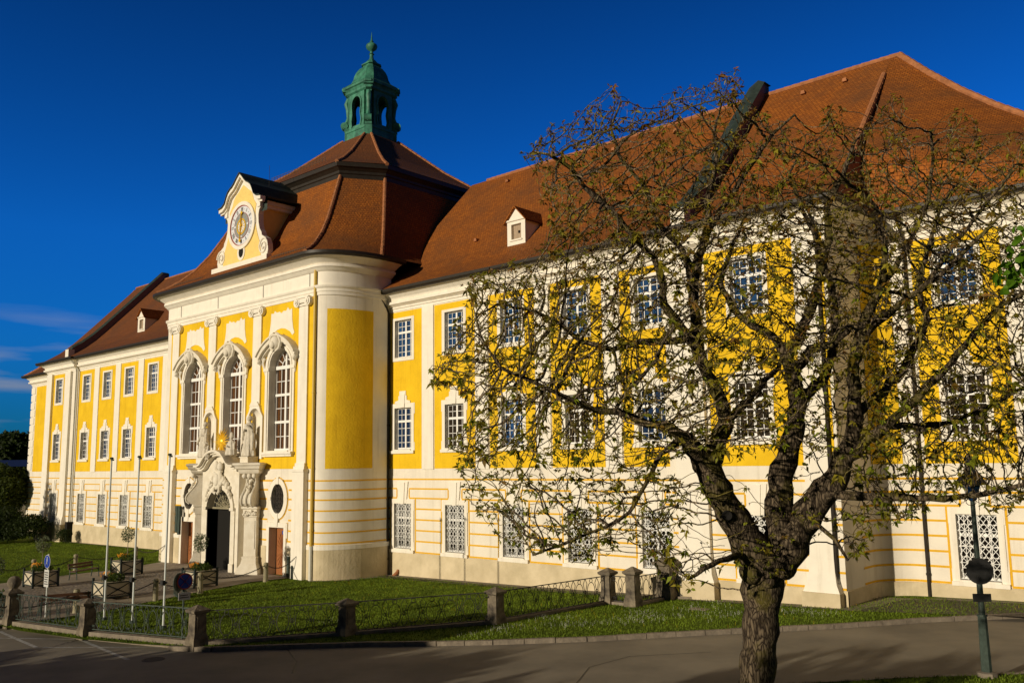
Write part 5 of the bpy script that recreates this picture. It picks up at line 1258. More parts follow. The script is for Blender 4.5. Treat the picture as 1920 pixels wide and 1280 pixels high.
# ------------------------------------------------------------ benches
def bench(pos, rz, label):
    t = empty('park_bench', pos, label, 'bench', 'wooden benches on the forecourt', rz)
    g = MB(); 
    for k in range(3): g.box(-.95, .95, -.2+k*.14, -.08+k*.14, .43, .465)
    g.build('seat', M['bench'], t)
    g = MB()
    for k in range(2): g.box(-.95, .95, .24+k*.03, .27+k*.03, .56+k*.15, .68+k*.15)
    g.build('backrest', M['bench'], t)
    for s_ in (-.85, .85):
        g = MB(); g.tube([(s_, -.24, 0), (s_, -.2, .4)], .03, 6); g.tube([(s_, .26, 0), (s_, .2, .42), (s_, .3, .85)], .03, 6); g.tube([(s_, -.22, .41), (s_, .24, .41)], .025, 6); g.tube([(s_, -.22, .41), (s_, -.2, .62), (s_, .22, .62)], .02, 6); g.build('leg', M['iron_green'], t)
a, b = gp(124, 1090), gp(190, 1078); c = (a+b)/2; c.z = G(c.x)+.02; ang = math.atan2((b-a).y, (b-a).x)
bench(c, ang, 'wooden bench beside the far planter, facing the cobbles')
a, b = gp(74, 1154), gp(165, 1146); c = (a+b)/2; c.z = G(c.x)+.02; bench(c, math.atan2((b-a).y, (b-a).x)+math.pi, 'wooden bench seen from behind through the fence')
# bicycle rack
q = gp(330, 1118); t = empty('bicycle_rack', q, 'low metal bicycle rack behind the fence, left of the sign', 'bicycle rack', None, math.atan2(-.3, .9))
g = MB(); g.bar((-.7, 0, .05), (.7, 0, .05), .04); g.bar((-.7, .35, .05), (.7, .35, .05), .04); g.bar((-.7, 0, .3), (.7, 0, .3), .03); g.build('rails', M['iron_green'], t)
g = MB()
for i in range(9): x = -.64+i*.16; g.tube([(x, 0, .05), (x, 0, .4), (x, .12, .5), (x, .35, .3), (x, .35, .05)], .012, 5)
g.build('hoops', M['iron_green'], t)

# ------------------------------------------------------------ signs
cam_h = Vector((CAM.x, CAM.y, 0))
def disc(g, r, y0, y1, cz, n=28): g.prism([(r*math.cos(2*math.pi*i/n), cz+r*math.sin(2*math.pi*i/n)) for i in range(n)], y0, y1)
b = gp(85, 1157); t = empty('traffic_sign', b, 'round blue sign over a white notice plate on a thin post', 'traffic sign', None, .05)
g = MB(); g.tube([(0, 0, 0), (0, 0, 2.5)], .03, 10); g.build('post', M['pole'], t, True)
g = MB(); disc(g, .27, -.05, -.035, 2.2); s1 = g.build('sign_disc', M['signwhite'], t); g = MB(); disc(g, .25, -.056, -.05, 2.2); g.build('blue_face', M['blue'], s1)
g = MB(); g.box(-.03, .03, -.062, -.056, 2.12, 2.32); g.sphere((0, -.06, 2.36), .035, 8, 6, (1, .2, 1)); g.bar((-.1, -.06, 2.05), (0, -.06, 2.2), .03, .01); g.bar((.1, -.06, 2.05), (0, -.06, 2.2), .03, .01); g.build('symbol', M['signwhite'], s1)
g = MB(); g.box(-.2, .2, -.05, -.035, 1.2, 1.88); s2 = g.build('notice_plate', M['signwhite'], t)
g = MB(); rnd = random.Random(4)
for k in range(6):
    x = -.15
    while x < .13: wd = rnd.uniform(.02, .07); g.box(x, min(x+wd, .15), -.056, -.05, 1.75-k*.09, 1.79-k*.09); x += wd+.02
g.build('lettering', M['iron'], s2)
b = gp(341, 1212, -.1); t = empty('traffic_sign', b, 'round no-stopping sign with red cross on blue above a small plate', 'traffic sign', None, 1.5)
g = MB(); g.tube([(0, 0, -.02), (0, 0, 2.45)], .032, 10); g.build('post', M['iron_green'], t, True)
g = MB(); disc(g, .27, -.06, -.045, 2.1); s1 = g.build('sign_disc', M['red'], t); g = MB(); disc(g, .225, -.067, -.06, 2.1); g.build('blue_face', M['blue'], s1)
g = MB(); g.bar((-.15, -.071, 1.95), (.15, -.071, 2.25), .035, .008); g.bar((.15, -.073, 1.95), (-.15, -.073, 2.25), .035, .008); g.build('red_cross', M['red'], s1)
g = MB(); disc(g, .3, .05, .065, 2.08); o_ = g.build('rear_disc', M['iron_green'], t); o_.rotation_euler.z = .5; o_.location.x = -.12
g = MB(); g.box(-.2, .2, -.06, -.045, 1.5, 1.74); s3 = g.build('small_plate', M['signwhite'], t); g = MB(); g.box(-.15, .12, -.066, -.06, 1.64, 1.67); g.box(-.15, .15, -.066, -.06, 1.57, 1.6); g.build('lettering', M['iron'], s3)

# ------------------------------------------------------------ street lamp at the right
b = gp(1851, 1268, .0); lamp = empty('street_lamp', b, 'dark green lamp post with a lantern hidden among the branches', 'street lamp')
g = MB(); g.tube([(0, 0, 0), (0, 0, 1.35)], [.12, .1], 8); g.tube([(0, 0, 1.35), (0, 0, 1.4)], .115, 10); g.tube([(0, 0, 1.4), (0, 0, 2.0), (0, 0, 4.0)], [.07, .065, .05], 12); g.build('pole', M['iron_green'], lamp)
g = MB(); g.lathe([(.22, -.02), (.22, .1), (.13, .12)], (0, 0, 0), 8); g.build('footing', M['kerb'], lamp)
g = MB(); g.lathe([(.05, 3.98), (.1, 4.02), (.2, 4.35), (.22, 4.38)], (0, 0, 0), 6); g.build('lantern_glass', M['glass'], lamp)
g = MB(); g.lathe([(.34, 4.36), (.36, 4.4), (.24, 4.55), (.12, 4.7), (.1, 4.8), (.13, 4.85), (.08, 4.95), (.02, 5.1)], (0, 0, 0), 12); g.build('lantern_roof', M['iron'], lamp)
fc_ = Vector((-.35, -.94, 0)); ang = math.radians(200)
sg = empty('round_sign', b + Vector((0, 0, 2.1)), 'large round sign seen from its dark back on the lamp post', 'traffic sign', None, math.atan2((CAM-b).y, (CAM-b).x)+math.pi/2+.35)
g = MB(); disc(g, .30, -.1, -.075, .28); g.build('disc', M['iron'], sg); g = MB(); g.box(-.12, .12, -.075, -.02, .1, .14); g.box(-.12, .12, -.075, -.02, .42, .46); g.build('bracket', M['iron_green'], sg)
bx = empty('small_plate', b + Vector((0, 0, 1.78)), 'small dark plate clamped under the round sign', 'plate', None, sg.rotation_euler.z)
g = MB(); g.box(-.2, .2, -.1, -.07, -.09, .09); g.build('plate', M['iron'], bx)
# flat stone in the grass
q = gp(1312, 1142); g = MB(); g.box(q.x-.35, q.x+.35, q.y-.2, q.y+.2, q.z-.05, q.z+.03); tag(g.build('flat_stone', M['kerb']), 'flat stone slab lying in the daisies below the wall', 'stone')

# ------------------------------------------------------------ the old walnut tree
rnd = random.Random(11)
TD = 11.6
def limb(pts):    # (px, py, extra depth, radius in photo px)
    res = []
    for px, py, dd, r in pts: res.append((at(px, py, TD+dd), r*(.78 if r < 24 else .92)*(TD+dd)/F_PX))
    return res
trunk_base = at(1416, 1290, TD); gz_ = G(trunk_base.x)
trunk = [(Vector((trunk_base.x+.03, trunk_base.y-.05, gz_-.2)), .40), (Vector((trunk_base.x+.02, trunk_base.y-.03, gz_+.3)), .31), (Vector((trunk_base.x, trunk_base.y, gz_+1.2)), .265)] + limb([(1416, 1290, 0, 36), (1424, 1200, 0, 35), (1428, 1130, 0, 37), (1430, 1075, 0, 46), (1432, 1035, 0, 52)])
LIMBS = [
 limb([(1425, 1060, 0, 42), (1398, 1010, -.05, 36), (1368, 960, -.1, 30), (1338, 905, -.15, 28), (1322, 868, -.15, 30)]),
 limb([(1455, 1060, 0, 38), (1462, 1000, .05, 31), (1460, 940, .1, 28), (1466, 880, .15, 24), (1488, 815, .15, 23), (1497, 760, .2, 20), (1486, 700, .2, 18), (1476, 670, .2, 15)]),
 limb([(1465, 1055, -.05, 36), (1500, 990, -.1, 30), (1535, 935, -.2, 30), (1572, 890, -.3, 25), (1590, 840, -.3, 20), (1604, 780, -.4, 18), (1600, 715, -.4, 15), (1606, 650, -.5, 14), (1625, 590, -.5, 12), (1650, 540, -.6, 10), (1660, 480, -.7, 8), (1650, 400, -.8, 6)]),
 # from the left limb
 limb([(1322, 868, -.15, 28), (1345, 835, 0, 22), (1362, 790, .1, 19), (1352, 750, .2, 16), (1325, 700, .3, 15), (1308, 655, .3, 15), (1305, 600, .4, 13), (1300, 540, .5, 12), (1310, 480, .6, 11), (1328, 430, .6, 10), (1325, 380, .7, 8), (1345, 300, .8, 6), (1340, 240, .9, 4)]),
 limb([(1322, 868, -.15, 26), (1290, 825, -.4, 18), (1255, 800, -.6, 12), (1215, 795, -.8, 10), (1170, 775, -1, 9), (1120, 770, -1.1, 7), (1060, 745, -1.2, 6), (1000, 715, -1.3, 5), (940, 690, -1.4, 4)]),
 limb([(1308, 655, .3, 13), (1275, 610, .1, 11), (1245, 570, 0, 10), (1240, 520, -.1, 9), (1225, 480, -.1, 8), (1190, 450, -.2, 7), (1160, 410, -.2, 8), (1130, 380, -.3, 8), (1095, 350, -.3, 6), (1070, 315, -.4, 5), (1030, 290, -.5, 4), (1000, 285, -.5, 3)]),
 limb([(1300, 540, .5, 10), (1280, 470, .8, 8), (1235, 420, 1.0, 7), (1210, 350, 1.1, 5), (1165, 300, 1.2, 4), (1145, 240, 1.3, 3), (1165, 190, 1.3, 2.5)]),
 limb([(1328, 430, .6, 8), (1370, 370, .5, 7), (1400, 320, .5, 6), (1450, 250, .4, 4), (1490, 215, .4, 3)]),
 limb([(1270, 640, .2, 10), (1200, 640, .5, 8), (1150, 655, .8, 7), (1090, 640, 1.0, 6), (1040, 600, 1.1, 5), (990, 580, 1.2, 4)]),
 limb([(1290, 815, -.3, 12), (1240, 850, -.7, 6), (1215, 900, -.9, 5.5), (1180, 960, -1.1, 5), (1140, 985, -1.2, 4), (1090, 1005, -1.3, 3.4), (1040, 1025, -1.4, 4), (1000, 1040, -1.5, 3)]),
 limb([(1360, 790, .1, 12), (1400, 755, .4, 9), (1430, 715, .7, 7), (1460, 690, .9, 6), (1470, 650, 1, 6)]),
 # from the middle limb
 limb([(1476, 670, .2, 14), (1450, 630, .3, 10), (1410, 610, .4, 9), (1375, 580, .6, 8), (1350, 530, .8, 7), (1370, 470, .9, 5), (1400, 400, 1, 4)]),
 limb([(1476, 670, .2, 14), (1500, 630, .1, 13), (1520, 580, .1, 12), (1535, 520, 0, 10), (1555, 450, 0, 9), (1550, 390, 0, 8), (1580, 330, 0, 6), (1600, 270, -.1, 4)]),
 limb([(1500, 750, .2, 15), (1540, 715, .4, 12), (1560, 670, .6, 11), (1570, 600, .7, 9), (1560, 540, .8, 8), (1530, 450, .9, 6), (1500, 380, 1, 5), (1480, 330, 1, 4)]),
 limb([(1486, 700, .2, 13), (1520, 655, -.2, 12), (1560, 645, -.4, 9), (1590, 620, -.6, 7)]),
 # right hand side
 limb([(1580, 870, -.3, 18), (1630, 820, -.5, 13), (1680, 780, -.6, 11), (1730, 735, -.8, 10), (1775, 690, -.9, 8), (1830, 620, -1.0, 7), (1880, 570, -1.1, 6), (1940, 540, -1.2, 5)]),
 limb([(1600, 780, -.4, 13), (1650, 740, 0, 11), (1690, 700, .2, 10), (1715, 650, .4, 9), (1740, 600, .5, 8), (1720, 540, .6, 7), (1740, 470, .7, 6), (1760, 400, .8, 4)]),
 limb([(1606, 650, -.5, 11), (1650, 600, -.9, 9), (1700, 560, -1.2, 8), (1760, 520, -1.4, 6), (1830, 450, -1.6, 5), (1880, 400, -1.8, 3)]),
 limb([(1535, 935, -.2, 18), (1570, 928, -.6, 11), (1630, 930, -.8, 10), (1700, 932, -1, 9), (1770, 935, -1.2, 8), (1850, 925, -1.4, 6), (1930, 905, -1.6, 5)]),
 limb([(1660, 795, -.6, 9), (1720, 800, -.3, 8), (1790, 790, 0, 6), (1860, 760, .2, 5), (1930, 720, .3, 4)]),
 limb([(1500, 990, -.1, 10), (1535, 985, -.4, 6), (1565, 1010, -.6, 5), (1590, 1050, -.7, 3)]),
 limb([(1405, 1045, 0, 12), (1385, 1040, -.3, 8), (1350, 1050, -.6, 7), (1320, 1065, -.8, 6), (1290, 1085, -.9, 4)]),
 limb([(1650, 540, -.6, 8), (1700, 470, -.7, 6), (1740, 380, -.8, 5), (1750, 300, -.8, 4), (1745, 250, -.9, 3)]),
 limb([(1720, 560, -1.2, 6), (1780, 470, -1.3, 5), (1850, 380, -1.4, 4), (1900, 320, -1.5, 3)]),
]
nodes, parent_, fixed_r = [], [], {}
kd_list = []
def add_node(p, par, r=None):
    nodes.append(Vector(p)); parent_.append(par)
    if r: fixed_r[len(nodes)-1] = r
    return len(nodes)-1
def add_limb(pts, first):
    last = first
    for i, (p, r) in enumerate(pts):
        if i == 0 and first is not None: continue
        if last is not None and i > 0:
            a, ra = pts[i-1]; n = max(1, int((p-a).length/.11))
            for k in range(1, n):
                t = k/n; jit = Vector((rnd.gauss(0, 1), rnd.gauss(0, 1), rnd.gauss(0, 1)))*min(.012, r*.25); last = add_node(a.lerp(p, t)+jit, last, ra+(r-ra)*t)
        last = add_node(p, last, r)
    return last
add_limb(trunk, None); top_i = len(nodes)-1
for lm in LIMBS:
    p0 = lm[0][0]; best = min(range(len(nodes)), key=lambda i: (nodes[i]-p0).length); add_limb(lm, best)
n_skel = len(nodes)
# crown outline in the photo: a polygon; attraction points fill it at varying depth
CROWN = [(805, 715), (830, 660), (870, 600), (870, 530), (935, 500), (1010, 480), (1035, 400), (1000, 330), (980, 285), (1030, 235), (1075, 220), (1110, 185), (1160, 160), (1200, 235), (1240, 175), (1320, 160), (1385, 130), (1400, 200), (1470, 230), (1520, 250), (1560, 180), (1600, 240), (1690, 165), (1720, 260), (1810, 205), (1860, 260), (1930, 230), (1960, 500), (1960, 900), (1930, 950), (1880, 960), (1760, 940), (1690, 990), (1640, 1000), (1610, 1060), (1560, 1060), (1540, 1010), (1400, 1030), (1300, 1110), (1240, 1080), (1190, 1010), (1080, 1060), (1010, 1040), (920, 1010), (870, 930), (840, 830), (900, 760)]
def inpoly(x, y, P):
    c = False; j = len(P)-1
    for i in range(len(P)):
        if (P[i][1] > y) != (P[j][1] > y) and x < (P[j][0]-P[i][0])*(y-P[i][1])/(P[j][1]-P[i][1])+P[i][0]: c = not c
        j = i
    return c
att = []
while len(att) < 20500:
    x, y = rnd.uniform(800, 1965), rnd.uniform(130, 1110)
    if not inpoly(x, y, CROWN): continue
    if y > 850 and 1280 < x < 1580 and rnd.random() < .93: continue
    if y > 690 and 1330 < x < 1620 and rnd.random() < .5: continue
    if y > 860 and x <= 1280 and rnd.random() < .5: continue
    if y > 860 and x >= 1580 and rnd.random() < .35: continue
    if y < 330 and rnd.random() < .25: continue
    if 950 < x < 1300 and 760 < y < 900 and rnd.random() < .3: continue
    ex = (x-1400)/620; ey = (y-640)/560; rr = 1-min(.97, ex*ex*.8+ey*ey*.8); hd = 3.0*math.sqrt(rr)
    d = TD + rnd.uniform(-1, 1)*hd
    att.append(at(x, y, d))
STEP, DI, DK = .07, 1.05, .1
alive = [True]*len(att); near_id = [None]*len(att); near_d = [1e9]*len(att)
new = list(range(n_skel))
for it in range(60):
    if not new: break
    kd = kdtree.KDTree(len(new))
    for i in new: kd.insert(nodes[i], i)
    kd.balance()
    for a in range(len(att)):
        if not alive[a]: continue
        co_, idx, dist = kd.find(att[a])
        if dist < near_d[a]: near_d[a] = dist; near_id[a] = idx
        if near_d[a] < DK: alive[a] = False
    acc = {}
    for a in range(len(att)):
        if alive[a] and near_d[a] < (DI if it > 2 else 1.6):
            v = (att[a]-nodes[near_id[a]]).normalized(); acc.setdefault(near_id[a], []).append(v)
    new = []
    for i, vs_ in acc.items():
        d = Vector((0, 0, 0))
        for v in vs_: d += v
        pd = (nodes[i]-nodes[parent_[i]]).normalized() if i >= n_skel else Vector((0, 0, 0))
        d = d/len(vs_) + pd*.75 + Vector((rnd.gauss(0, .24), rnd.gauss(0, .24), rnd.gauss(0, .24)+.05))
        if d.length < .05: continue
        d.normalize()
        p_ = nodes[i] + d*STEP
        if fixed_r.get(i, 0) > .08 : p_ = nodes[i] + d*(fixed_r[i]*.8+STEP*.4)
        new.append(add_node(p_, i))
kids_ = [[] for _ in nodes]
for i, p_ in enumerate(parent_):
    if p_ is not None: kids_[p_].append(i)
rad = [0.0]*len(nodes)
for i in range(len(nodes)-1, -1, -1):
    if i in fixed_r: rad[i] = fixed_r[i]; continue
    if not kids_[i]: rad[i] = .0042
    else: rad[i] = min(.028, sum(rad[k]**2.6 for k in kids_[i] if k not in fixed_r)**(1/2.6))
# chains of nodes become tubes
tree = empty('walnut_tree', (trunk_base.x, trunk_base.y, gz_), 'big gnarled walnut tree just coming into leaf, in front of the right wing', 'tree')
INV = Matrix.Translation(-Vector((trunk_base.x, trunk_base.y, gz_)))
big, small = MB(), MB(); tips = []
stack = [(0, None)]; seen = 0
while stack:
    s_, par = stack.pop()
    ch = [s_]; 
    if par is not None: ch = [par, s_]
    cur = s_
    while kids_[cur]:
        ks = sorted(kids_[cur], key=lambda k: -rad[k]); 
        for k in ks[1:]: stack.append((k, cur))
        cur = ks[0]; ch.append(cur)
    tips.append((cur, ch[-2] if len(ch) > 1 else cur))
    pts = [nodes[i] for i in ch]; rr = [rad[i] for i in ch]
    if par is not None: rr[0] = min(rr[0], rr[1]*1.15)
    if rr[0] > .022 or len(ch) > 400:
        # round the knots a little
        rr = [r*(1+.08*math.sin(i*1.7+len(ch))) for i, r in enumerate(rr)]
        big.tube(pts, rr, 12 if rr[0] > .08 else 7)
    else: small.tube(pts, rr, 4 if rr[0] > .008 else 3, False)
# gnarls and a scar on the trunk
for px_, py_, dd_, r_ in [(1368, 965, -.28, 15), (1408, 1070, -.25, 22), (1470, 1060, -.22, 24), (1440, 1085, -.3, 16), (1325, 872, -.3, 16), (1490, 1010, -.3, 14)]:
    q = at(px_, py_, TD+dd_+.08); big.sphere(tuple(q), r_*TD/F_PX, 12, 8, (1, 1, 1.1))
def TP(mb, name, m, smooth=False):
    o = mb.build(name, m, None, smooth, False); o.parent = tree; o.matrix_parent_inverse = INV; return o
ot = TP(big, 'trunk', M['bark'], 'all'); TP(small, 'twigs', M['twigbark'])
sc_ = MB(); q = at(1364, 966, TD-.3); ax = (CAM-q).normalized()
sc_.tube([q-ax*.05, q+ax*.05, q+ax*.02], [.075, .06, .02], 12); TP(sc_, 'branch_scar', M['dark'])
# young leaves: tufts of drooping leaflets at twig ends
lf = MB(); lcols = []
def leaflet(p, d, ln_, wd, col):
    d = d.normalized(); sd_ = d.cross(Vector((rnd.gauss(0, 1), rnd.gauss(0, 1), rnd.gauss(0, 1)))); 
    if sd_.length < 1e-3: return
    sd_.normalize(); dr_ = Vector((0, 0, -ln_*.22))
    lf.face([p, p+d*ln_*.45+sd_*wd, p+d*ln_+dr_, p+d*ln_*.45-sd_*wd]); lcols.append(col)
def tuft(p, dirn, big_):
    h = (p.z-5.8)/5.5
    green = Vector((.22, .27, .018)); rust = Vector((.22, .105, .018)); oliv = Vector((.28, .24, .022))
    k = min(1, max(0, .32+h*.75+rnd.gauss(0, .25)))
    base = green.lerp(rust, k) if rnd.random() < .75 else oliv
    n = rnd.randint(3, 7); sz = (.064-.018*min(1, max(0, h)))*big_*rnd.choice((.6, .8, 1, 1, 1.4))
    for j in range(n):
        d = (dirn*.5 + Vector((rnd.gauss(0, .8), rnd.gauss(0, .8), rnd.gauss(0, .6)-.15)))
        f = rnd.uniform(.7, 1.25); leaflet(p, d, sz*rnd.uniform(.6, 1.25), sz*.21, (base.x*f, base.y*f, base.z*f))
for cur, prev in tips:
    if rnd.random() < .2: continue
    d = (nodes[cur]-nodes[prev]); d = d.normalized() if d.length > 0 else Vector((0, 0, 1))
    for _ in range(rnd.choice((1, 2, 2))): tuft(nodes[cur]+Vector((rnd.gauss(0, .02), rnd.gauss(0, .02), rnd.gauss(0, .02))), d, rnd.uniform(.8, 1.3))
for i in range(n_skel, len(nodes)):
    if rad[i] < .007 and rnd.random() < .02: tuft(nodes[i], Vector((rnd.gauss(0, 1), rnd.gauss(0, 1), 0)).normalized(), .8)
# greener shoots low on the trunk fork
for px_, py_, dd_, n in [(1440, 1030, -.35, 26), (1500, 960, -.35, 14), (1420, 1060, -.45, 16)]:
    for _ in range(n): tuft(at(px_+rnd.gauss(0, 22), py_+rnd.gauss(0, 14), TD+dd_+rnd.gauss(0, .05)), Vector((0, -.3, .4)), .8)
ol = TP(lf, 'crown', M['walnutleaf'])
at_ = ol.data.color_attributes.new('leafcol', 'FLOAT_COLOR', 'CORNER'); buf = []
for cc in lcols: buf += [*cc, 1]*4
at_.data.foreach_set('color', buf)
print('tree nodes', len(nodes), 'tips', len(tips), 'leaflets', len(lcols))

# ------------------------------------------------------------ other trees and shrubs
DG = ((.012, .022, .006), (.05, .075, .014))
def crown_tree(name, pos, h, r, label, cat, n, leaf, seed, col=DG, trunk_h=None, squash=1.0, group=None, lobes=7):
    t = empty(name, pos, label, cat, group); rn = random.Random(seed); th = trunk_h if trunk_h is not None else h*.35
    if th > .3:
        g = MB(); g.tube([(0, 0, -.2), (.05, 0, th*.6), (0, .05, th+.3), (0, 0, h*.75)], [.05*h**.8, .04*h**.8, .032*h**.8, .01*h], 8)
        for i in range(8): a = i*2.4; z = th*.9+(h-th)*.06*i; g.tube([(0, 0, z), (r*.35*math.cos(a), r*.35*math.sin(a), z+(h-z)*.35), (r*.75*math.cos(a), r*.75*math.sin(a), z+(h-z)*.5)], [.02*h**.7, .012*h**.7, .004*h], 5)
        g.build('trunk', M['bark'], t, 'all')
    mb = MB(); cols = []; cz = (th+h)/2; rz = (h-th)/2
    lb = [(Vector((rn.uniform(-.55, .55)*r, rn.uniform(-.55, .55)*r, cz+rn.uniform(-.6, .6)*rz)), rn.uniform(.35, .6)) for _ in range(lobes)] + [(Vector((0, 0, cz)), .7)]
    for i in range(n):
        c, s_ = rn.choice(lb)
        while True:
            v = Vector((rn.uniform(-1, 1), rn.uniform(-1, 1), rn.uniform(-1, 1)))
            if v.length < 1 and rn.random() < .15+.85*v.length**2: break
        p = c + Vector((v.x*r*s_, v.y*r*s_, v.z*rz*s_)); 
        if p.z < th*.6: p.z = th*.6 + rn.random()*.3
        d = Vector((rn.gauss(0, 1), rn.gauss(0, 1), rn.gauss(0, .8))).normalized(); u_ = d.orthogonal().normalized(); q = leaf*rn.uniform(.6, 1.4)
        mb.face([p, p+d*q*.5+u_*q*.3, p+d*q, p+d*q*.5-u_*q*.3]); k = rn.random()**1.5; cols.append(tuple(a+(b-a)*k for a, b in zip(*col)))
    o = mb.build('crown', M['bushleaf'], t, False, False); ca = o.data.color_attributes.new('leafcol', 'FLOAT_COLOR', 'CORNER'); bf = []
    for cc in cols: bf += [*cc, 1]*4
    ca.data.foreach_set('color', bf); return t
def gpos(x, y, dz=0): return Vector((x, y, G(x, y)+dz))
crown_tree('garden_bush', gpos(-45.2, -2.6), 2.9, 2.6, 'dark round bush against the far end of the left wing', 'bush', 9000, .16, 31, trunk_h=0)
crown_tree('garden_bush', gpos(-49.5, -3.8), 3.0, 3.2, 'wide dark bush at the left edge, left of the round one', 'bush', 9000, .18, 32, trunk_h=0)
crown_tree('garden_bush', gpos(-41.3, -1.2), 1.5, .75, 'small pointed shrub in front of the wing plinth', 'bush', 1500, .1, 38, trunk_h=0)
q = at(-2, 930, 90); crown_tree('broadleaf_tree', gpos(q.x, q.y), 6.9, 3.8, 'leafy tree at the left edge beside the abbey corner', 'tree', 16000, .26, 33, ((.02, .035, .006), (.10, .13, .018)), 1.2)
q = at(20, 900, 175); crown_tree('distant_tree', gpos(q.x, q.y, .3), 13.5, 9, 'distant round tree showing above the dark outbuilding', 'tree', 9000, .8, 34, trunk_h=3)
q = at(40, 900, 128); t = empty('outbuilding', gpos(q.x, q.y), 'dark outbuilding behind the left corner of the abbey', 'building', None, math.atan2(q.y-CAM.y, q.x-CAM.x))
g = MB(); g.box(0, 14, -9, 14, -.5, 6.9); g.build('wall', mat('shaded_render', (.03, .026, .022), .9), t)  # near-black wall colour has the building's shade painted in
g = MB(); g.prism([(-.6, 6.9), (14.6, 6.9), (7, 7.9)], -9.6, 14.6); g.build('roof', M['gutter'], t)
g = MB(); 
for k in range(3): g.box(-.04, .05, -6+k*4, -4.8+k*4, 1.4, 2.9)
g.build('window', M['glass'], t)
q = at(4, 880, 112); t = empty('garden_shed', gpos(q.x, q.y), 'low pale wall and grey roofed shed behind the left bushes', 'shed', None, math.atan2(q.y-CAM.y, q.x-CAM.x)+math.pi/2)
g = MB(); g.box(-6, 5, 0, 5, -.3, 3.1); g.build('wall', M['plinth'], t); g = MB(); g.prism([(-6.5, 3.1), (5.5, 3.1), (2, 6.6), (-3, 6.6)], -.4, 5.4); g.build('roof', M['copper_dark'], t)
wd = MB(); rn = random.Random(8); cols = []
for i in range(9000):
    a = rn.uniform(R(60), R(100)); dd = rn.uniform(230, 280); x = CAM.x-dd*math.sin(a); y = CAM.y+dd*math.cos(a); hz = 5.5+4.5*abs(noise.noise(Vector((a*14, 3, 1))))*1.6
    p = Vector((x, y, rn.uniform(-1, hz)-.8)); d = Vector((rn.gauss(0, 1), rn.gauss(0, 1), rn.gauss(0, 1))).normalized(); u_ = d.orthogonal().normalized(); q = 2.6; wd.face([p, p+d*q*.5+u_*q*.4, p+d*q, p+d*q*.5-u_*q*.4]); k = rn.random(); cols.append(tuple(a_+(b_-a_)*k for a_, b_ in zip(*DG)))
o = wd.build('far_wood', M['bushleaf'], None, False, False); ca = o.data.color_attributes.new('leafcol', 'FLOAT_COLOR', 'CORNER'); bf = []
for cc in cols: bf += [*cc, 1]*4
ca.data.foreach_set('color', bf); tag(o, 'far dark line of woodland on the left horizon', 'woodland', None, 'stuff')
# trees standing behind the photographer; they shade the road
for i, (x, y, h) in enumerate([(-9, -44, 3.9), (-4, -43, 4.0), (1, -43, 4.3), (5.5, -43, 5.5), (10, -43, 7.1), (14, -43, 6.7), (18, -43, 6.4), (22, -43, 6.4), (26.5, -43, 5.6), (24, -39, 6.6), (28.5, -41, 6.8)]):
    crown_tree('roadside_tree', gpos(x, y), h, 3.6, 'roadside tree number %s of the row behind the viewer, %.1f metres tall' % (['one', 'two', 'three', 'four', 'five', 'six', 'seven', 'eight', 'nine', 'ten', 'eleven'][i], h), 'tree', 9000 if i < 9 else 900, .5, 50+i, trunk_h=.6, group='trees along the near side of the road')
crown_tree('poplar_tree', gpos(-50.2, -27), 11.2, 1.9, 'slender tree left of the picture that shades the wing corner', 'tree', 1500, .34, 71, trunk_h=.5)
# tree at the right whose leafy branch hangs into the picture
base = at(2230, 900, 6.6); base.z = G(base.x); rt_ = empty('linden_tree', base, 'tree just right of the picture with a bright green leafy branch reaching in', 'tree')
IV = Matrix.Translation(-base)
br = [at(2230, 900, 6.6), at(2215, 650, 6.6), at(2180, 450, 6.5)]
g = MB(); g.tube([base+Vector((0, 0, -.2)), base+Vector((0, 0, 2))]+br+[at(2200, 100, 6.8)], [.16, .13, .1, .08, .06, .02], 10)
b1 = [at(2180, 450, 6.5), at(2080, 420, 6.3), at(1980, 440, 6.1), at(1925, 470, 6.0), at(1895, 500, 5.95)]
b2 = [at(1980, 440, 6.1), at(1930, 430, 6.05), at(1893, 424, 6.0)]; b3 = [at(1925, 470, 6.0), at(1905, 520, 6.0), at(1885, 548, 6.0)]; b4 = [at(2080, 420, 6.3), at(2000, 520, 6.2), at(1935, 545, 6.1)]
for b_, r0 in ((b1, .018), (b2, .008), (b3, .006), (b4, .009)): g.tube(b_, [r0*(1-.75*i/(len(b_)-1)) for i in range(len(b_))], 6)
o = g.build('trunk', M['bark'], None, 'all', False); o.parent = rt_; o.matrix_parent_inverse = IV
rn = random.Random(77); g = MB()
def big_leaf(p, d, ln_):
    d = d.normalized(); s_ = d.cross(Vector((rn.gauss(0, 1), rn.gauss(0, 1), rn.gauss(0, 1)))).normalized(); n_ = d.cross(s_); w_ = ln_*.3
    P = [p, p+d*ln_*.3+s_*w_, p+d*ln_*.65+s_*w_*.8, p+d*ln_, p+d*ln_*.65-s_*w_*.8, p+d*ln_*.3-s_*w_]
    m0 = p+d*ln_*.5-n_*ln_*.07
    for i in range(6): g.face([P[i], P[(i+1) % 6], m0])
for b_ in (b1, b2, b3, b4):
    for a_, c_ in zip(b_, b_[1:]):
        n = int((c_-a_).length/.028)
        for k in range(n):
            p = a_.lerp(c_, k/n); big_leaf(p, Vector((rn.gauss(0, .7), rn.gauss(0, .7), rn.gauss(-.5, .6))), rn.uniform(.06, .105))
for _ in range(46): big_leaf(b1[-1]+Vector((rn.gauss(0, .06), rn.gauss(0, .06), rn.gauss(0, .09))), Vector((rn.gauss(0, .7), rn.gauss(0, .7), rn.gauss(-.5, .6))), rn.uniform(.06, .1))
o = g.build('crown', M['greenleaf'], None, False, False); o.parent = rt_; o.matrix_parent_inverse = IV

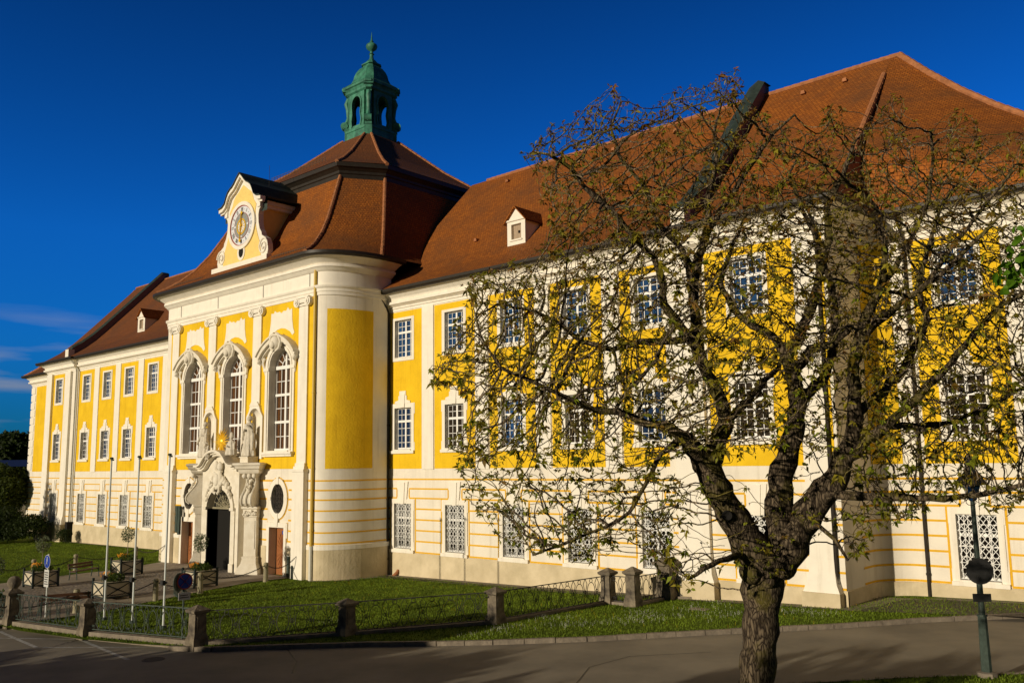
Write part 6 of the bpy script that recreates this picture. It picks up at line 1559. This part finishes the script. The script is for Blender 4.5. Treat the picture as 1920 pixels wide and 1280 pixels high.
# ------------------------------------------------------------ grass blades and meadow flowers
kp = kerb_pts
def in_lawn(x, y):
    for a, b in zip(kp, kp[1:]):
        if a[0] <= x <= b[0]:
            yk = a[1]+(b[1]-a[1])*(x-a[0])/(b[0]-a[0]); return y > yk+.12
    return False
FCP = fc
rn = random.Random(5); g = MB()
def blade_area(x0, x1, y0, y1, n, hh, test):
    c = 0
    while c < n:
        x, y = rn.uniform(x0, x1), rn.uniform(y0, y1); c += 1
        if not test(x, y): continue
        z = G(x, y)-.01
        for _ in range(2):
            a = rn.uniform(0, 6.28); h = hh*rn.uniform(.5, 1.3); l = rn.uniform(-.6, .6)*h; w_ = rn.uniform(.008, .02)
            dx, dy = math.cos(a), math.sin(a); xx, yy = x+rn.gauss(0, .03), y+rn.gauss(0, .03)
            n0 = len(g.v); g.v += [(xx-dx*w_, yy-dy*w_, z), (xx+dx*w_, yy+dy*w_, z), (xx-dy*l, yy+dx*l, z+h)]; g.f.append((n0, n0+1, n0+2)); g.m.append(0)
front = lambda x, y: in_lawn(x, y) and not inpoly(x, y, FCP) and y < (-.6 if x < 24 else 3.2) and not (x < -2.3 and y > -4.7)
blade_area(-4, 34, -20, 3.4, 95000, .07, front)
blade_area(-46, -18, -16, -.5, 26000, .08, lambda x, y: not inpoly(x, y, FCP))
blade_area(26, 35, -14, -5, 14000, .07, lambda x, y: inpoly(x, y, [tuple(e0)]+vp+[(50, 8), (60, -60), (e0.x+6, -60)]))
o = g.build('grass', mat('grass_blade', (.15, .22, .010), .85, var=.5, vscale=.7), None, False, False); tag(o, 'short green lawn grass in front of the abbey', 'grass', None, 'stuff')
for nm, m_, lab, spots in (('dandelion_flowers', mat('dandelion', (.8, .55, .01), .8), 'scattered yellow dandelions in the front lawn', [(rn.uniform(-3, 17), rn.uniform(-14, -1)) for _ in range(420)]+[(rn.uniform(17, 30), rn.uniform(-9, 2)) for _ in range(130)]+[(rn.uniform(-44, -20), rn.uniform(-12, -1)) for _ in range(200)]),
        ('daisy_flowers', mat('daisy', (.8, .8, .72), .8), 'clusters of white daisies along the kerb and below the wall', [(c_[0]+rn.gauss(0, .5), c_[1]+rn.gauss(0, .4)) for c_ in [P2(*q_) for q_ in [(940, 1180), (955, 1175), (1040, 1160), (1050, 1172), (1110, 1170), (1200, 1150), (1230, 1155), (1290, 1140), (1320, 1155), (1370, 1150), (1480, 1145), (1530, 1150), (1180, 1165), (880, 1188), (620, 1165), (1340, 1130), (1210, 1160)]] for _ in range(34)])):
    g = MB()
    for x, y in spots:
        if not front(x, y) and x > -20: continue
        z = G(x, y)+rn.uniform(.05, .09); r_ = rn.uniform(.014, .026); n0 = len(g.v); g.v += [(x+r_*math.cos(R(a)), y+r_*math.sin(R(a))*.9, z+r_*.5*math.sin(R(a+200))) for a in range(0, 360, 60)]; g.f.append(tuple(range(n0, n0+6))); g.m.append(0)
        g.v += [(x-.003, y, z-.09), (x+.003, y, z-.09), (x, y, z)]; g.f.append((n0+6, n0+7, n0+8)); g.m.append(0)
    tag(g.build(nm, m_, None, False, False), lab, 'flowers', None, 'stuff')

# small roof furniture: vents under the ridge, snow guards above the eaves
def vents(pts):
    for p_ in pts:
        g = MB(); x, y, z = p_; g.prism([(x-.11, z-.05), (x+.11, z-.05), (x+.08, z+.11), (x-.08, z+.11)], y-.16, y+.12); B(g, 'roof_vent', M['ridge'])
vents([(x, 7.2, 23.02) for x in (1.5, 5.5, 9.5, 13.5, 20.5, 22.5)] + [(x, 2.6, 18.12) for x in (3.2, 10.8, 14.5)])
def guard(a, b, n):
    a, b = Vector(a), Vector(b); g = MB()
    for k in (.08, .2): g.bar(a+Vector((0, 0, k)), b+Vector((0, 0, k)), .02)
    for i in range(n+1): q_ = a.lerp(b, i/n); g.bar(q_-Vector((0, 0, .05)), q_+Vector((0, 0, .24)), .018)
    B(g, 'snow_guard', M['manhole'])
guard((-6.6, -4.25, 17.5), (-3.3, -4.25, 17.5), 14); guard((-18.0, -4.25, 17.5), (-14.4, -4.25, 17.5), 14); guard((-11.8, -1.05, 24.12), (-6.0, -1.05, 24.12), 18)
g = MB(); g.tube([(XC+1.0, -2.6, 22.8), (XC+1.0, -2.6, 24.3)], .012, 4); B(g, 'lightning_rod', M['iron'])

# unseen trees added in the east to block sky light on shaded faces
for x, y, h in ((52, -14, 15), (58, -4, 17), (50, -26, 14), (62, 8, 16)):
    crown_tree('sky_blocker_tree', gpos(x, y), h, 5.5, 'unseen tree added to the east as a sky-light blocker, %d metres high' % h, 'tree', 5000, .95, int(x), trunk_h=2.5, group='added sky-blocking trees east of the abbey')
